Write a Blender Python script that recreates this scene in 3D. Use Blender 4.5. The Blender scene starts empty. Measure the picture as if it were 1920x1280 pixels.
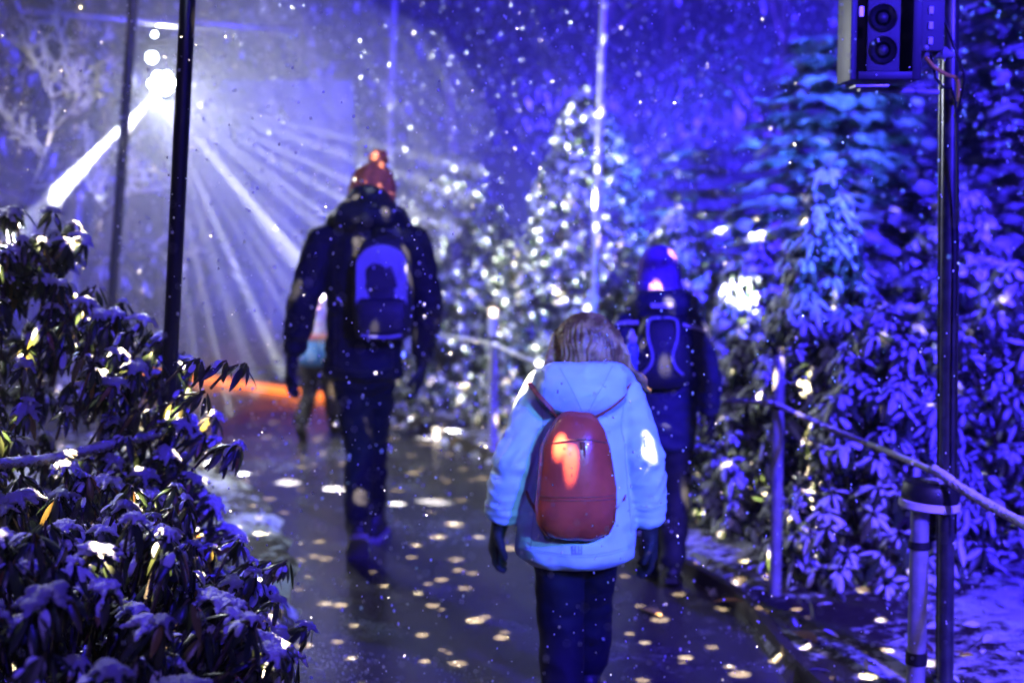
import bpy, bmesh, math, random
import numpy as np
from mathutils import Vector, Matrix, noise
R = math.radians
random.seed(7)
rng = np.random.default_rng(11)
sc = bpy.context.scene
COL = sc.collection

# ------------------------------------------------------------------ camera
F = 2667.0                      # focal length in photo pixels (50 mm on 36 mm)
CAMZ = 1.6
PITCH = math.atan((640 - 392) / F)
cam_d = bpy.data.cameras.new('camera'); cam = bpy.data.objects.new('camera', cam_d)
COL.objects.link(cam); sc.camera = cam
cam.location = (0, 0, CAMZ); cam.rotation_euler = (math.pi / 2 - PITCH, 0, 0)
cam_d.lens = 50; cam_d.sensor_width = 36; cam_d.clip_start = 0.05; cam_d.clip_end = 300
cam_d.dof.use_dof = True; cam_d.dof.focus_distance = 3.5; cam_d.dof.aperture_fstop = 1.9
cam_d.dof.aperture_blades = 0

# ------------------------------------------------------------------ world: night sky
w = bpy.data.worlds.new('World'); sc.world = w; w.use_nodes = True
nt = w.node_tree
sky = nt.nodes.new('ShaderNodeTexSky'); sky.sky_type = 'NISHITA'; sky.sun_disc = False
sky.sun_elevation = R(-4); sky.sun_rotation = R(200)
nt.links.new(sky.outputs[0], nt.nodes['Background'].inputs[0])
nt.nodes['Background'].inputs[1].default_value = 0.05

# ------------------------------------------------------------------ render settings
sc.view_settings.view_transform = 'Standard'; sc.view_settings.look = 'None'
sc.view_settings.exposure = 0; sc.view_settings.gamma = 1
sc.view_settings.use_curve_mapping = False
cy = sc.cycles
cy.use_denoising = True; cy.denoiser = 'OPENIMAGEDENOISE'
cy.max_bounces = 3; cy.diffuse_bounces = 1; cy.glossy_bounces = 2; cy.transmission_bounces = 2
cy.volume_bounces = 0; cy.transparent_max_bounces = 4
cy.caustics_reflective = False; cy.caustics_refractive = False
cy.sample_clamp_indirect = 3; cy.sample_clamp_direct = 0
cy.use_light_tree = True

# pixel -> world
fw = Vector((0, math.cos(PITCH), -math.sin(PITCH))); up = Vector((0, math.sin(PITCH), math.cos(PITCH)))
def ray(px, py):
    return Vector(((px - 960) / F, 0, 0)) + fw + up * ((640 - py) / F)
def G(px, py, d):
    r = ray(px, py); return Vector((0, 0, CAMZ)) + r * (d / r.y)
def GR(px, py, z=0.0):
    r = ray(px, py); return Vector((0, 0, CAMZ)) + r * ((z - CAMZ) / r.z)
def PX(p):
    v = Vector(p) - Vector((0, 0, CAMZ)); z = v.dot(fw)
    return 960 + F * v.x / z, 640 - F * v.dot(up) / z, z

# ------------------------------------------------------------------ lamps (show lights of the trail, and some added fill lamps)
def aim(o, target):
    d = Vector(target) - o.location
    o.rotation_euler = d.to_track_quat('-Z', 'Y').to_euler()
def spot(name, loc, target, power, color, size, blend=0.3, radius=0.03, parent=None):
    l = bpy.data.lights.new(name, 'SPOT'); l.energy = power; l.color = color
    l.spot_size = R(size); l.spot_blend = blend; l.shadow_soft_size = radius
    o = bpy.data.objects.new(name, l); COL.objects.link(o); o.location = loc; aim(o, target)
    return o
def collimate(o, kind='Linear'):
    """stage beams stay nearly parallel: their light falls off slower than from a bare bulb"""
    l = o.data; l.use_nodes = True; t = l.node_tree; f = t.nodes.new('ShaderNodeLightFalloff'); f.inputs[0].default_value = 1.0
    t.links.new(f.outputs[kind], t.nodes['Emission'].inputs['Strength'])
BLUE = (0.042, 0.02, 1.0); CYAN = (0.05, 0.30, 1.0); VIOLET = (0.16, 0.08, 1.0); WARM = (1.0, 0.80, 0.48); WHITE = (0.95, 0.97, 1.0)

LAMP1 = G(302, 165, 9.6)        # white beam projector seen in the picture
# blue wash from high on the right, behind the camera
spot('blue_wash_lamp', (4.2, -2.5, 4.6), (1.9, 7.5, 0.9), 12500, BLUE, 50, 0.6, 0.12)
spot('blue_wash_lamp', (0.6, 1.4, 5.4), (-1.30, 3.3, 0.4), 430, BLUE, 40, 0.7, 0.10)
spot('added_violet_fill', (-0.5, -2.6, 4.2), (-0.1, 5.0, 0.9), 430, (0.20, 0.12, 1.0), 46, 0.7, 0.12)  # added front fill so the near snowflakes do not go dark
spot('blue_wash_lamp', (3.6, -1.2, 4.4), (2.5, 8.8, 2.0), 19000, BLUE, 27, 0.8, 0.10)
spot('cyan_accent_lamp', (3.4, -1.5, 4.0), G(1545, 400, 6.5), 4500, CYAN, 7, 0.9, 0.05)
spot('cyan_accent_lamp', (3.6, -2.0, 4.2), G(1500, 210, 8.6), 26000, (0.05, 0.24, 1.0), 9, 1.0, 0.05)
spot('cyan_accent_lamp', (2.6, -2.0, 3.6), G(1110, 800, 4.4), 1650, (0.15, 0.50, 1.0), 11, 0.8, 0.05)
spot('violet_accent_lamp', (2.6, 0.8, 3.2), G(1765, 960, 4.4), 420, (0.55, 0.38, 1.0), 20, 0.8, 0.04)
# blue uplights standing among the shrubs at the back
spot('blue_up_lamp', (2.6, 11.6, 0.3), (1.0, 14.0, 4.5), 22000, BLUE, 110, 0.7, 0.1)
spot('blue_up_lamp', (-0.95, 12.2, 0.3), (-2.0, 13.3, 1.9), 1700, (0.06, 0.07, 1.0), 100, 0.7, 0.1)
spot('blue_up_lamp', (-3.9, 8.4, 0.3), (-3.2, 10.4, 3.2), 3600, BLUE, 90, 0.7, 0.1)
# dot projector behind the camera: warm white dots over everything
def gobo(o, scale, r0, r1, offset, side_mask=None):
    """a pierced disc in front of the lamp: irregular round holes"""
    l = o.data; l.use_nodes = True; t = l.node_tree; em = t.nodes['Emission']
    def nd(k, **kw):
        x = t.nodes.new(k)
        for a, b in kw.items(): setattr(x, a, b)
        return x
    tc = nd('ShaderNodeTexCoord'); sp = nd('ShaderNodeSeparateXYZ'); t.links.new(tc.outputs['Normal'], sp.inputs[0])
    cb = nd('ShaderNodeCombineXYZ')
    for k in (0, 1):
        d = nd('ShaderNodeMath', operation='DIVIDE'); t.links.new(sp.outputs[k], d.inputs[0]); t.links.new(sp.outputs[2], d.inputs[1]); t.links.new(d.outputs[0], cb.inputs[k])
    of = nd('ShaderNodeVectorMath', operation='ADD'); of.inputs[1].default_value = offset; t.links.new(cb.outputs[0], of.inputs[0])
    vo = nd('ShaderNodeTexVoronoi', voronoi_dimensions='2D'); vo.inputs['Scale'].default_value = scale; vo.inputs['Randomness'].default_value = 0.9; t.links.new(of.outputs[0], vo.inputs['Vector'])
    se = nd('ShaderNodeSeparateColor'); t.links.new(vo.outputs['Color'], se.inputs[0])
    rd = nd('ShaderNodeMapRange'); rd.inputs[3].default_value = r0; rd.inputs[4].default_value = r1; t.links.new(se.outputs[0], rd.inputs[0])
    dv = nd('ShaderNodeMath', operation='DIVIDE'); t.links.new(vo.outputs['Distance'], dv.inputs[0]); t.links.new(rd.outputs[0], dv.inputs[1])
    mr = nd('ShaderNodeMapRange', interpolation_type='SMOOTHSTEP'); mr.inputs[1].default_value = 0.7; mr.inputs[2].default_value = 1.0; mr.inputs[3].default_value = 1; mr.inputs[4].default_value = 0
    t.links.new(dv.outputs[0], mr.inputs[0]); out = mr.outputs[0]
    if side_mask is not None:                               # added mask dimming the dots on the right-hand shrubs, no real shutter
        sx = nd('ShaderNodeSeparateXYZ'); t.links.new(cb.outputs[0], sx.inputs[0])
        bd = nd('ShaderNodeMapRange'); bd.inputs[1].default_value = -side_mask[1]; bd.inputs[2].default_value = -side_mask[0]; bd.inputs[3].default_value = side_mask[2]; bd.inputs[4].default_value = 1; t.links.new(sx.outputs[0], bd.inputs[0])
        mu = nd('ShaderNodeMath', operation='MULTIPLY'); t.links.new(out, mu.inputs[0]); t.links.new(bd.outputs[0], mu.inputs[1]); out = mu.outputs[0]
    t.links.new(out, em.inputs['Strength'])
gobo(spot('dot_projector_lamp', (-0.35, 2.6, 7.0), (0.05, 6.2, 0.0), 48000, WARM, 57, 0.35, 0.008), 22, 0.055, 0.13, (0.477, 0.253, 0), (0.15, 0.22, 0.10))
gobo(spot('dot_projector_lamp', (0.15, 2.9, 7.0), (0.05, 6.4, 0.0), 30000, WARM, 52, 0.35, 0.008), 26, 0.05, 0.13, (0.61, 0.37, 0), (0.10, 0.16, 0.0))
# added lamps without known source: sparkle and fill on the evergreens, fill on the branch
gobo(spot('added_sparkle_spot', (-2.0, -2.0, 4.8), G(985, 430, 10.8), 75000, (0.95, 1.0, 0.82), 14, 0.9, 0.006), 125, 0.05, 0.38, (0.1, 0.2, 0))
spot('added_evergreen_fill', (-1.7, -2.2, 4.6), G(1010, 480, 10.8), 3300, (0.50, 0.66, 1.0), 13, 0.9, 0.05)
spot('added_branch_fill', (-3.2, -1.5, 4.2), G(110, 210, 7.9), 2600, (1.0, 0.93, 0.72), 5.5, 0.9, 0.03)

# ------------------------------------------------------------------ materials
MATS = {}
def mat(name, base=(0.5, 0.5, 0.5), rough=0.6, metal=0.0, spec=0.5, var=0.0, bump=0.0, bscale=40, bdist=0.01,
        nscale=None, base2=None, noise_lo=0.4, noise_hi=0.6, island=None, coat=0.0, emit=None, estr=0, sheen=0.0, twoside=None, sss=0.0):
    m = bpy.data.materials.new(name); m.use_nodes = True; n = m.node_tree; p = n.nodes['Principled BSDF']
    p.inputs['Base Color'].default_value = (*base, 1); p.inputs['Roughness'].default_value = rough
    p.inputs['Metallic'].default_value = metal; p.inputs['Specular IOR Level'].default_value = spec
    p.inputs['Coat Weight'].default_value = coat
    if sheen: p.inputs['Sheen Weight'].default_value = sheen
    if emit: p.inputs['Emission Color'].default_value = (*emit, 1); p.inputs['Emission Strength'].default_value = estr
    co = n.nodes.new('ShaderNodeTexCoord')
    if base2 is not None:
        tx = n.nodes.new('ShaderNodeTexNoise'); tx.inputs['Scale'].default_value = nscale or 5; tx.inputs['Detail'].default_value = 6
        n.links.new(co.outputs['Object'], tx.inputs['Vector'])
        mp = n.nodes.new('ShaderNodeMapRange'); mp.inputs[1].default_value = noise_lo; mp.inputs[2].default_value = noise_hi
        n.links.new(tx.outputs[0], mp.inputs[0])
        mx = n.nodes.new('ShaderNodeMix'); mx.data_type = 'RGBA'; mx.inputs[6].default_value = (*base, 1); mx.inputs[7].default_value = (*base2, 1)
        n.links.new(mp.outputs[0], mx.inputs[0]); n.links.new(mx.outputs[2], p.inputs['Base Color'])
    if island is not None:      # per leaf colour ramp: list of colours
        ge = n.nodes.new('ShaderNodeNewGeometry'); oi = n.nodes.new('ShaderNodeObjectInfo')
        ad = n.nodes.new('ShaderNodeMath'); ad.operation = 'ADD'; n.links.new(ge.outputs['Random Per Island'], ad.inputs[0]); n.links.new(oi.outputs['Random'], ad.inputs[1])
        fr = n.nodes.new('ShaderNodeMath'); fr.operation = 'FRACT'; n.links.new(ad.outputs[0], fr.inputs[0])
        rp = n.nodes.new('ShaderNodeValToRGB'); e = rp.color_ramp.elements
        e[0].color = (*island[0][1], 1); e[0].position = island[0][0]; e[1].color = (*island[-1][1], 1); e[1].position = island[-1][0]
        for pos, c in island[1:-1]:
            k = e.new(pos); k.color = (*c, 1)
        n.links.new(fr.outputs[0], rp.inputs[0]); n.links.new(rp.outputs[0], p.inputs['Base Color'])
    if bump:
        bt = n.nodes.new('ShaderNodeTexNoise'); bt.inputs['Scale'].default_value = bscale; bt.inputs['Detail'].default_value = 5
        n.links.new(co.outputs['Object'], bt.inputs['Vector'])
        bp = n.nodes.new('ShaderNodeBump'); bp.inputs['Strength'].default_value = bump; bp.inputs['Distance'].default_value = bdist
        n.links.new(bt.outputs[0], bp.inputs['Height']); n.links.new(bp.outputs[0], p.inputs['Normal'])
    MATS[name] = m
    return m
M_snow = mat('snow', (0.86, 0.88, 0.92), 0.75, spec=0.3, bump=0.9, bscale=160, bdist=0.006)
LEAFR = [(0.0, (0.035, 0.06, 0.022)), (0.5, (0.05, 0.075, 0.028)), (0.86, (0.08, 0.09, 0.03)), (0.95, (0.25, 0.20, 0.04)), (1.0, (0.30, 0.14, 0.04))]
M_leaf = mat('leaf', rough=0.32, spec=0.5, island=LEAFR, bump=0.25, bscale=90, bdist=0.002)
M_leafd = mat('leaf_dark', rough=0.4, island=[(0.0, (0.03, 0.055, 0.025)), (0.6, (0.05, 0.08, 0.03)), (1.0, (0.09, 0.10, 0.04))])
M_needle = mat('needle', rough=0.5, island=[(0.0, (0.05, 0.085, 0.05)), (1.0, (0.09, 0.13, 0.07))])
M_bark = mat('bark', (0.07, 0.05, 0.035), 0.85, base2=(0.13, 0.10, 0.075), nscale=18, bump=0.8, bscale=30, bdist=0.02)
M_black = mat('black_paint', (0.012, 0.012, 0.014), 0.28, spec=0.5, bump=0.08, bscale=60, bdist=0.002)
M_steel = mat('galvanised_steel', (0.52, 0.52, 0.54), 0.42, metal=0.55, base2=(0.38, 0.38, 0.40), nscale=14, bump=0.1, bscale=80, bdist=0.002)
M_dsteel = mat('dull_dark_steel', (0.16, 0.16, 0.17), 0.3, metal=0.8, base2=(0.10, 0.10, 0.11), nscale=14, bump=0.15, bscale=60, bdist=0.002)
M_post_bright = mat('brightened_post_grey', (0.62, 0.60, 0.64), 0.5, base2=(0.48, 0.47, 0.5), nscale=12)  # light put into the colour: far rope post made paler than its steel
M_rope = mat('rope_fibre', (0.55, 0.50, 0.40), 0.9, base2=(0.38, 0.33, 0.25), nscale=60, bump=0.6, bscale=120, bdist=0.004)
M_plast = mat('black_plastic', (0.009, 0.009, 0.010), 0.5, bump=0.2, bscale=200, bdist=0.001)
M_grey = mat('grey_grille', (0.06, 0.06, 0.065), 0.5, metal=0.3, bump=0.5, bscale=500, bdist=0.002)
M_yellow = mat('yellow_tape', (0.75, 0.50, 0.06), 0.5)
M_lens = mat('lit_lens', (0.9, 0.9, 0.9), 0.2, emit=(0.85, 0.94, 1.0), estr=26)
M_bluelens = mat('blue_lens', (0.3, 0.3, 0.9), 0.2, emit=(0.1, 0.08, 1.0), estr=8)
M_orange = mat('orange_glow', (0.8, 0.35, 0.1), 0.4, emit=(1.0, 0.22, 0.025), estr=2.2)

# ------------------------------------------------------------------ helpers
def tag(o, label=None, cat=None, group=None, kind=None):
    if label: o['label'] = label
    if cat: o['category'] = cat
    if group: o['group'] = group
    if kind: o['kind'] = kind
    return o
def empty(name, loc=(0, 0, 0), rz=0.0, label=None, cat=None, group=None):
    o = bpy.data.objects.new(name, None); COL.objects.link(o); o.location = loc; o.rotation_euler = (0, 0, rz)
    o.empty_display_size = 0.1
    return tag(o, label, cat, group)
def mesh_np(name, v, f):
    """v (n,3) array, f list of faces or (m,k) int array"""
    me = bpy.data.meshes.new(name)
    if isinstance(f, np.ndarray):
        v = np.ascontiguousarray(v, dtype=np.float32); m, k = f.shape
        me.vertices.add(len(v)); me.vertices.foreach_set('co', v.ravel())
        me.loops.add(m * k); me.loops.foreach_set('vertex_index', np.ascontiguousarray(f, dtype=np.int32).ravel())
        me.polygons.add(m); me.polygons.foreach_set('loop_start', np.arange(0, m * k, k, dtype=np.int32))
        me.update(calc_edges=True)
    else:
        me.from_pydata([tuple(x) for x in v], [], [tuple(x) for x in f]); me.update()
    return me
def smooth(me):
    me.polygons.foreach_set('use_smooth', np.ones(len(me.polygons), dtype=bool)); return me
def obj(name, me, m, parent=None, loc=None, sm=True):
    o = bpy.data.objects.new(name, me); COL.objects.link(o)
    if m is not None and len(me.materials) == 0: me.materials.append(m)
    if sm: smooth(me)
    if parent is not None: o.parent = parent
    if loc is not None: o.location = loc
    return o
class MB:
    def __init__(s): s.v = []; s.f = []
    def add(s, v, f):
        b = len(s.v); s.v += [tuple(x) for x in v]; s.f += [tuple(i + b for i in x) for x in f]; return s
    def tube(s, pts, r, n=10, cap=True):
        pts = [Vector(p) for p in pts]; k = len(pts)
        rr = r if isinstance(r, (list, tuple)) else [r] * k
        V = []; Fc = []; prev = None
        for i, p in enumerate(pts):
            T = (pts[min(i + 1, k - 1)] - pts[max(i - 1, 0)]).normalized()
            if prev is None: S = T.orthogonal().normalized()
            else:
                S = prev - T * prev.dot(T); S = S.normalized() if S.length > 1e-6 else T.orthogonal().normalized()
            prev = S; B = T.cross(S)
            for j in range(n):
                a = 2 * math.pi * j / n
                V.append(p + (S * math.cos(a) + B * math.sin(a)) * rr[i])
        for i in range(k - 1):
            for j in range(n):
                Fc.append((i * n + j, i * n + (j + 1) % n, (i + 1) * n + (j + 1) % n, (i + 1) * n + j))
        if cap:
            Fc.append(tuple(reversed(range(n)))); Fc.append(tuple((k - 1) * n + j for j in range(n)))
        return s.add(V, Fc)
    def box(s, c, d, bev=0.0, rot=None):
        bm = bmesh.new(); bmesh.ops.create_cube(bm, size=1)
        for v in bm.verts: v.co = Vector((v.co.x * d[0], v.co.y * d[1], v.co.z * d[2]))
        if bev: bmesh.ops.bevel(bm, geom=bm.edges[:], offset=bev, segments=2, affect='EDGES', profile=0.6)
        M = Matrix.Translation(Vector(c)) @ (rot.to_4x4() if rot else Matrix())
        bm.verts.index_update()
        V = [M @ v.co for v in bm.verts]; Fc = [[v.index for v in f.verts] for f in bm.faces]; bm.free()
        return s.add(V, Fc)
    def lathe(s, prof, c=(0, 0, 0), n=20, rot=None):
        """prof list of (r,z); closed with caps"""
        V = []; Fc = []; k = len(prof)
        for r, z in prof:
            for j in range(n):
                a = 2 * math.pi * j / n; p = Vector((r * math.cos(a), r * math.sin(a), z))
                if rot: p = rot @ p
                V.append(p + Vector(c))
        for i in range(k - 1):
            for j in range(n):
                Fc.append((i * n + j, i * n + (j + 1) % n, (i + 1) * n + (j + 1) % n, (i + 1) * n + j))
        Fc.append(tuple(reversed(range(n)))); Fc.append(tuple((k - 1) * n + j for j in range(n)))
        return s.add(V, Fc)
    def chain(s, pts, rads, side=(1, 0, 0), n=16, caps=(1, 1)):
        """closed limb with elliptic sections and rounded ends"""
        pts = [Vector(p) for p in pts]; k = len(pts); side = Vector(side); V = []; rings = 0
        def ring(p, S, B, a, b):
            for j in range(n):
                t = 2 * math.pi * j / n; V.append(p + S * (a * math.cos(t)) + B * (b * math.sin(t)))
        fr = []
        for i in range(k):
            T = (pts[min(i + 1, k - 1)] - pts[max(i - 1, 0)]).normalized()
            S = (side - T * side.dot(T)).normalized(); fr.append((T, S, T.cross(S)))
        R2 = [(r, r) if not isinstance(r, (tuple, list)) else r for r in rads]
        T, S, B = fr[0]; a, b = R2[0]; m = min(a, b) * caps[0]
        for off, sc_ in ((0.92, 0.38), (0.6, 0.8)):
            ring(pts[0] - T * m * off, S, B, a * sc_, b * sc_); rings += 1
        for i in range(k):
            ring(pts[i], fr[i][1], fr[i][2], *R2[i]); rings += 1
        T, S, B = fr[-1]; a, b = R2[-1]; m = min(a, b) * caps[1]
        for off, sc_ in ((0.6, 0.8), (0.92, 0.38)):
            ring(pts[-1] + T * m * off, S, B, a * sc_, b * sc_); rings += 1
        Fc = []
        for i in range(rings - 1):
            for j in range(n):
                Fc.append((i * n + j, i * n + (j + 1) % n, (i + 1) * n + (j + 1) % n, (i + 1) * n + j))
        Fc.append(tuple(reversed(range(n)))); Fc.append(tuple((rings - 1) * n + j for j in range(n)))
        return s.add(V, Fc)
    def ball(s, c, r, rot=None, n=18):
        rx, ry, rz = r if isinstance(r, (tuple, list)) else (r, r, r)
        V = []; Fc = []; m = n // 2
        for i in range(1, m):
            th = math.pi * i / m
            for j in range(n):
                a = 2 * math.pi * j / n
                p = Vector((rx * math.sin(th) * math.cos(a), ry * math.sin(th) * math.sin(a), rz * math.cos(th)))
                if rot: p = rot @ p
                V.append(p + Vector(c))
        tp = Vector((0, 0, rz)); bt = Vector((0, 0, -rz))
        if rot: tp = rot @ tp; bt = rot @ bt
        V.append(tp + Vector(c)); V.append(bt + Vector(c)); a0 = (m - 1) * n
        for i in range(m - 2):
            for j in range(n):
                Fc.append((i * n + j, (i + 1) * n + j, (i + 1) * n + (j + 1) % n, i * n + (j + 1) % n))
        for j in range(n):
            Fc.append((a0, j, (j + 1) % n)); Fc.append((a0 + 1, (m - 2) * n + (j + 1) % n, (m - 2) * n + j))
        return s.add(V, Fc)
    def mesh(s, name): return mesh_np(name, s.v, s.f)
    def build(s, name, m, parent=None, loc=None, sm=True): return obj(name, s.mesh(name), m, parent, loc, sm)
    def remesh(s, name, voxel=0.01, it=6, fac=0.5):
        me = s.mesh('tmp'); o = bpy.data.objects.new('tmp', me); COL.objects.link(o)
        r = o.modifiers.new('r', 'REMESH'); r.mode = 'VOXEL'; r.voxel_size = voxel
        k = o.modifiers.new('s', 'SMOOTH'); k.factor = fac; k.iterations = it
        dg = bpy.context.evaluated_depsgraph_get()
        out = bpy.data.meshes.new_from_object(o.evaluated_get(dg)); out.name = name
        bpy.data.objects.remove(o); bpy.data.meshes.remove(me)
        return smooth(out)
def displace(me, fn):
    n = len(me.vertices); co = np.empty(n * 3, np.float32); me.vertices.foreach_get('co', co); co = co.reshape(-1, 3)
    no = np.empty(n * 3, np.float32); me.vertex_normals.foreach_get('vector', no); no = no.reshape(-1, 3)
    d = np.array([fn(Vector(c)) for c in co.astype(float)], np.float32)
    co += no * d[:, None]; me.vertices.foreach_set('co', co.ravel()); me.update(); return me
def autosmooth(me, ang=40):
    """flat across sharp edges"""
    bm = bmesh.new(); bm.from_mesh(me)
    for f in bm.faces: f.smooth = True
    for e in bm.edges:
        if len(e.link_faces) == 2 and e.calc_face_angle(0) > R(ang): e.smooth = False
    bm.to_mesh(me); bm.free(); return me

# ================================================================== GROUND AND PATH
# right (and far) edge of the path, from the near end to the far left bend
EDGE_R = [Vector((1.75, -3, 0)), Vector((1.55, 1.0, 0)), Vector((1.22, 3.4, 0)), GR(1500, 1280), GR(1380, 1140), GR(1250, 1060), GR(1140, 985), GR(1000, 905), GR(860, 840), GR(740, 790), GR(600, 745), GR(470, 724), GR(340, 707), GR(180, 695), GR(-150, 680)]
EDGE_L = [Vector((-0.95, -3, 0)), Vector((-0.9, 1.0, 0)), Vector((-0.85, 3.0, 0)), Vector((-0.82, 4.6, 0)), Vector((-0.95, 6.0, 0)), Vector((-1.25, 7.3, 0)), Vector((-1.8, 8.6, 0)), Vector((-2.7, 9.6, 0)), Vector((-4.2, 10.4, 0)), Vector((-7.0, 11.2, 0))]
def resample(pts, n):
    P = [Vector(p) for p in pts]; out = []
    for i in range(len(P) - 1):                      # catmull-rom
        p0 = P[max(i - 1, 0)]; p1 = P[i]; p2 = P[i + 1]; p3 = P[min(i + 2, len(P) - 1)]
        for k in range(8):
            t = k / 8
            out.append(0.5 * ((2 * p1) + (p2 - p0) * t + (2 * p0 - 5 * p1 + 4 * p2 - p3) * t * t + (3 * p1 - p0 - 3 * p2 + p3) * t ** 3))
    out.append(P[-1])
    L = [0]
    for a, b in zip(out, out[1:]): L.append(L[-1] + (b - a).length)
    res = []; j = 0
    for i in range(n):
        s = L[-1] * i / (n - 1)
        while j < len(L) - 2 and L[j + 1] < s: j += 1
        u = (s - L[j]) / max(L[j + 1] - L[j], 1e-9); res.append(out[j].lerp(out[j + 1], min(max(u, 0), 1)))
    return res
NR = 90
ER = resample(EDGE_R, NR); EL = resample(EDGE_L, NR)
ER_np = np.array([(p.x, p.y) for p in ER]); EL_np = np.array([(p.x, p.y) for p in EL])
POLY = np.concatenate([ER_np, EL_np[::-1]])
def in_path(x, y):
    x = np.atleast_1d(np.asarray(x, float)); y = np.atleast_1d(np.asarray(y, float)); c = np.zeros(x.shape, bool); n = len(POLY)
    j = n - 1
    for i in range(n):
        xi, yi = POLY[i]; xj, yj = POLY[j]
        cond = ((yi > y) != (yj > y)) & (x < (xj - xi) * (y - yi) / (yj - yi + 1e-12) + xi); c ^= cond; j = i
    return c
def dist_path(x, y):
    x = np.atleast_1d(np.asarray(x, float)); y = np.atleast_1d(np.asarray(y, float))
    E = np.concatenate([ER_np, EL_np]); d = np.full(x.shape, 1e9)
    for ex, ey in E: d = np.minimum(d, np.hypot(x - ex, y - ey))
    return np.where(in_path(x, y), -d, d)
# ---- path surface
V = []; Fc = []; NW = 14
for i in range(NR):
    for j in range(NW + 1):
        p = EL[i].lerp(ER[i], j / NW); V.append((p.x, p.y, 0.0))
for i in range(NR - 1):
    for j in range(NW):
        a = i * (NW + 1) + j; Fc.append((a, a + 1, a + NW + 2, a + NW + 1))
M_path = bpy.data.materials.new('wet_asphalt'); M_path.use_nodes = True
n = M_path.node_tree; p = n.nodes['Principled BSDF']; co = n.nodes.new('ShaderNodeTexCoord')
def nz(scale, detail=6, rough=0.6):
    t = n.nodes.new('ShaderNodeTexNoise'); t.inputs['Scale'].default_value = scale; t.inputs['Detail'].default_value = detail; t.inputs['Roughness'].default_value = rough
    n.links.new(co.outputs['Object'], t.inputs['Vector']); return t
def mrange(src, a, b, c, d):
    t = n.nodes.new('ShaderNodeMapRange'); t.inputs[1].default_value = a; t.inputs[2].default_value = b; t.inputs[3].default_value = c; t.inputs[4].default_value = d
    n.links.new(src, t.inputs[0]); return t.outputs[0]
big = nz(1.6); fine = nz(150, 3); mid = nz(18, 5)
mx = n.nodes.new('ShaderNodeMix'); mx.data_type = 'RGBA'; mx.inputs[6].default_value = (0.03, 0.028, 0.028, 1); mx.inputs[7].default_value = (0.09, 0.08, 0.075, 1)
n.links.new(mid.outputs[0], mx.inputs[0])
slush = n.nodes.new('ShaderNodeMix'); slush.data_type = 'RGBA'; slush.inputs[7].default_value = (0.42, 0.43, 0.46, 1)
pt = nz(2.3, 8, 0.72); gr = nz(70, 4)
mu = n.nodes.new('ShaderNodeMath'); mu.operation = 'MULTIPLY'
n.links.new(mrange(pt.outputs[0], 0.54, 0.70, 0, 1), mu.inputs[0]); n.links.new(mrange(gr.outputs[0], 0.42, 0.62, 0, 1), mu.inputs[1])
n.links.new(mu.outputs[0], slush.inputs[0]); n.links.new(mx.outputs[2], slush.inputs[6]); n.links.new(slush.outputs[2], p.inputs['Base Color'])
n.links.new(mrange(big.outputs[0], 0.35, 0.65, 0.07, 0.27), p.inputs['Roughness'])
bp = n.nodes.new('ShaderNodeBump'); bp.inputs['Strength'].default_value = 0.28; bp.inputs['Distance'].default_value = 0.003
n.links.new(fine.outputs[0], bp.inputs['Height']); n.links.new(bp.outputs[0], p.inputs['Normal'])
p.inputs['Specular IOR Level'].default_value = 0.6
path = obj('path', mesh_np('path', V, Fc), M_path); tag(path, kind='structure')
# ---- ground: one sheet, banked up beside the path
def gz(x, y):
    d = dist_path(x, y); x = np.atleast_1d(np.asarray(x, float)); y = np.atleast_1d(np.asarray(y, float))
    h = np.clip((d - 0.05) / 2.2, 0, 1) ** 1.2 * 0.16
    bumps = 0.03 * np.sin(x * 3.1 + 1.3 * np.sin(y * 2.2)) * np.sin(y * 2.7 + x) + 0.015 * np.sin(x * 9 + y * 4) * np.sin(y * 8.1 - x * 3)
    return np.where(d < 0, -0.06, 0.045 + h + bumps * np.clip(d / 0.35, 0, 1))
def gz1(x, y): return float(gz(x, y)[0])
xs = np.concatenate([np.linspace(-24, -8, 10), np.arange(-7.6, 7.7, 0.11), np.linspace(8, 24, 10)])
ys = np.concatenate([np.linspace(-12, -4, 6), np.arange(-3.5, 18, 0.11), np.linspace(18.4, 40, 10)])
XX, YY = np.meshgrid(xs, ys); ZZ = gz(XX.ravel(), YY.ravel())
V = np.stack([XX.ravel(), YY.ravel(), ZZ], 1); nx = len(xs); ny = len(ys)
ii = (np.arange(ny - 1)[:, None] * nx + np.arange(nx - 1)[None, :]).ravel()
Fc = np.stack([ii, ii + 1, ii + nx + 1, ii + nx], 1)
M_ground = bpy.data.materials.new('snowy_soil'); M_ground.use_nodes = True
n = M_ground.node_tree; p = n.nodes['Principled BSDF']; co = n.nodes.new('ShaderNodeTexCoord')
a_ = nz(1.4, 8, 0.65); b_ = nz(14, 6, 0.7)
ad = n.nodes.new('ShaderNodeMath'); ad.operation = 'ADD'; n.links.new(mrange(a_.outputs[0], 0.3, 0.7, -0.28, 0.28), ad.inputs[0]); n.links.new(b_.outputs[0], ad.inputs[1])
mx = n.nodes.new('ShaderNodeMix'); mx.data_type = 'RGBA'; mx.inputs[6].default_value = (0.035, 0.025, 0.018, 1); mx.inputs[7].default_value = (0.80, 0.82, 0.86, 1)
n.links.new(mrange(ad.outputs[0], 0.44, 0.60, 0, 1), mx.inputs[0]); n.links.new(mx.outputs[2], p.inputs['Base Color'])
p.inputs['Roughness'].default_value = 0.7
bp = n.nodes.new('ShaderNodeBump'); bp.inputs['Strength'].default_value = 0.9; bp.inputs['Distance'].default_value = 0.03
n.links.new(b_.outputs[0], bp.inputs['Height']); n.links.new(bp.outputs[0], p.inputs['Normal'])
ground = obj('ground', mesh_np('ground', V, Fc), M_ground); tag(ground, kind='structure')
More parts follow.
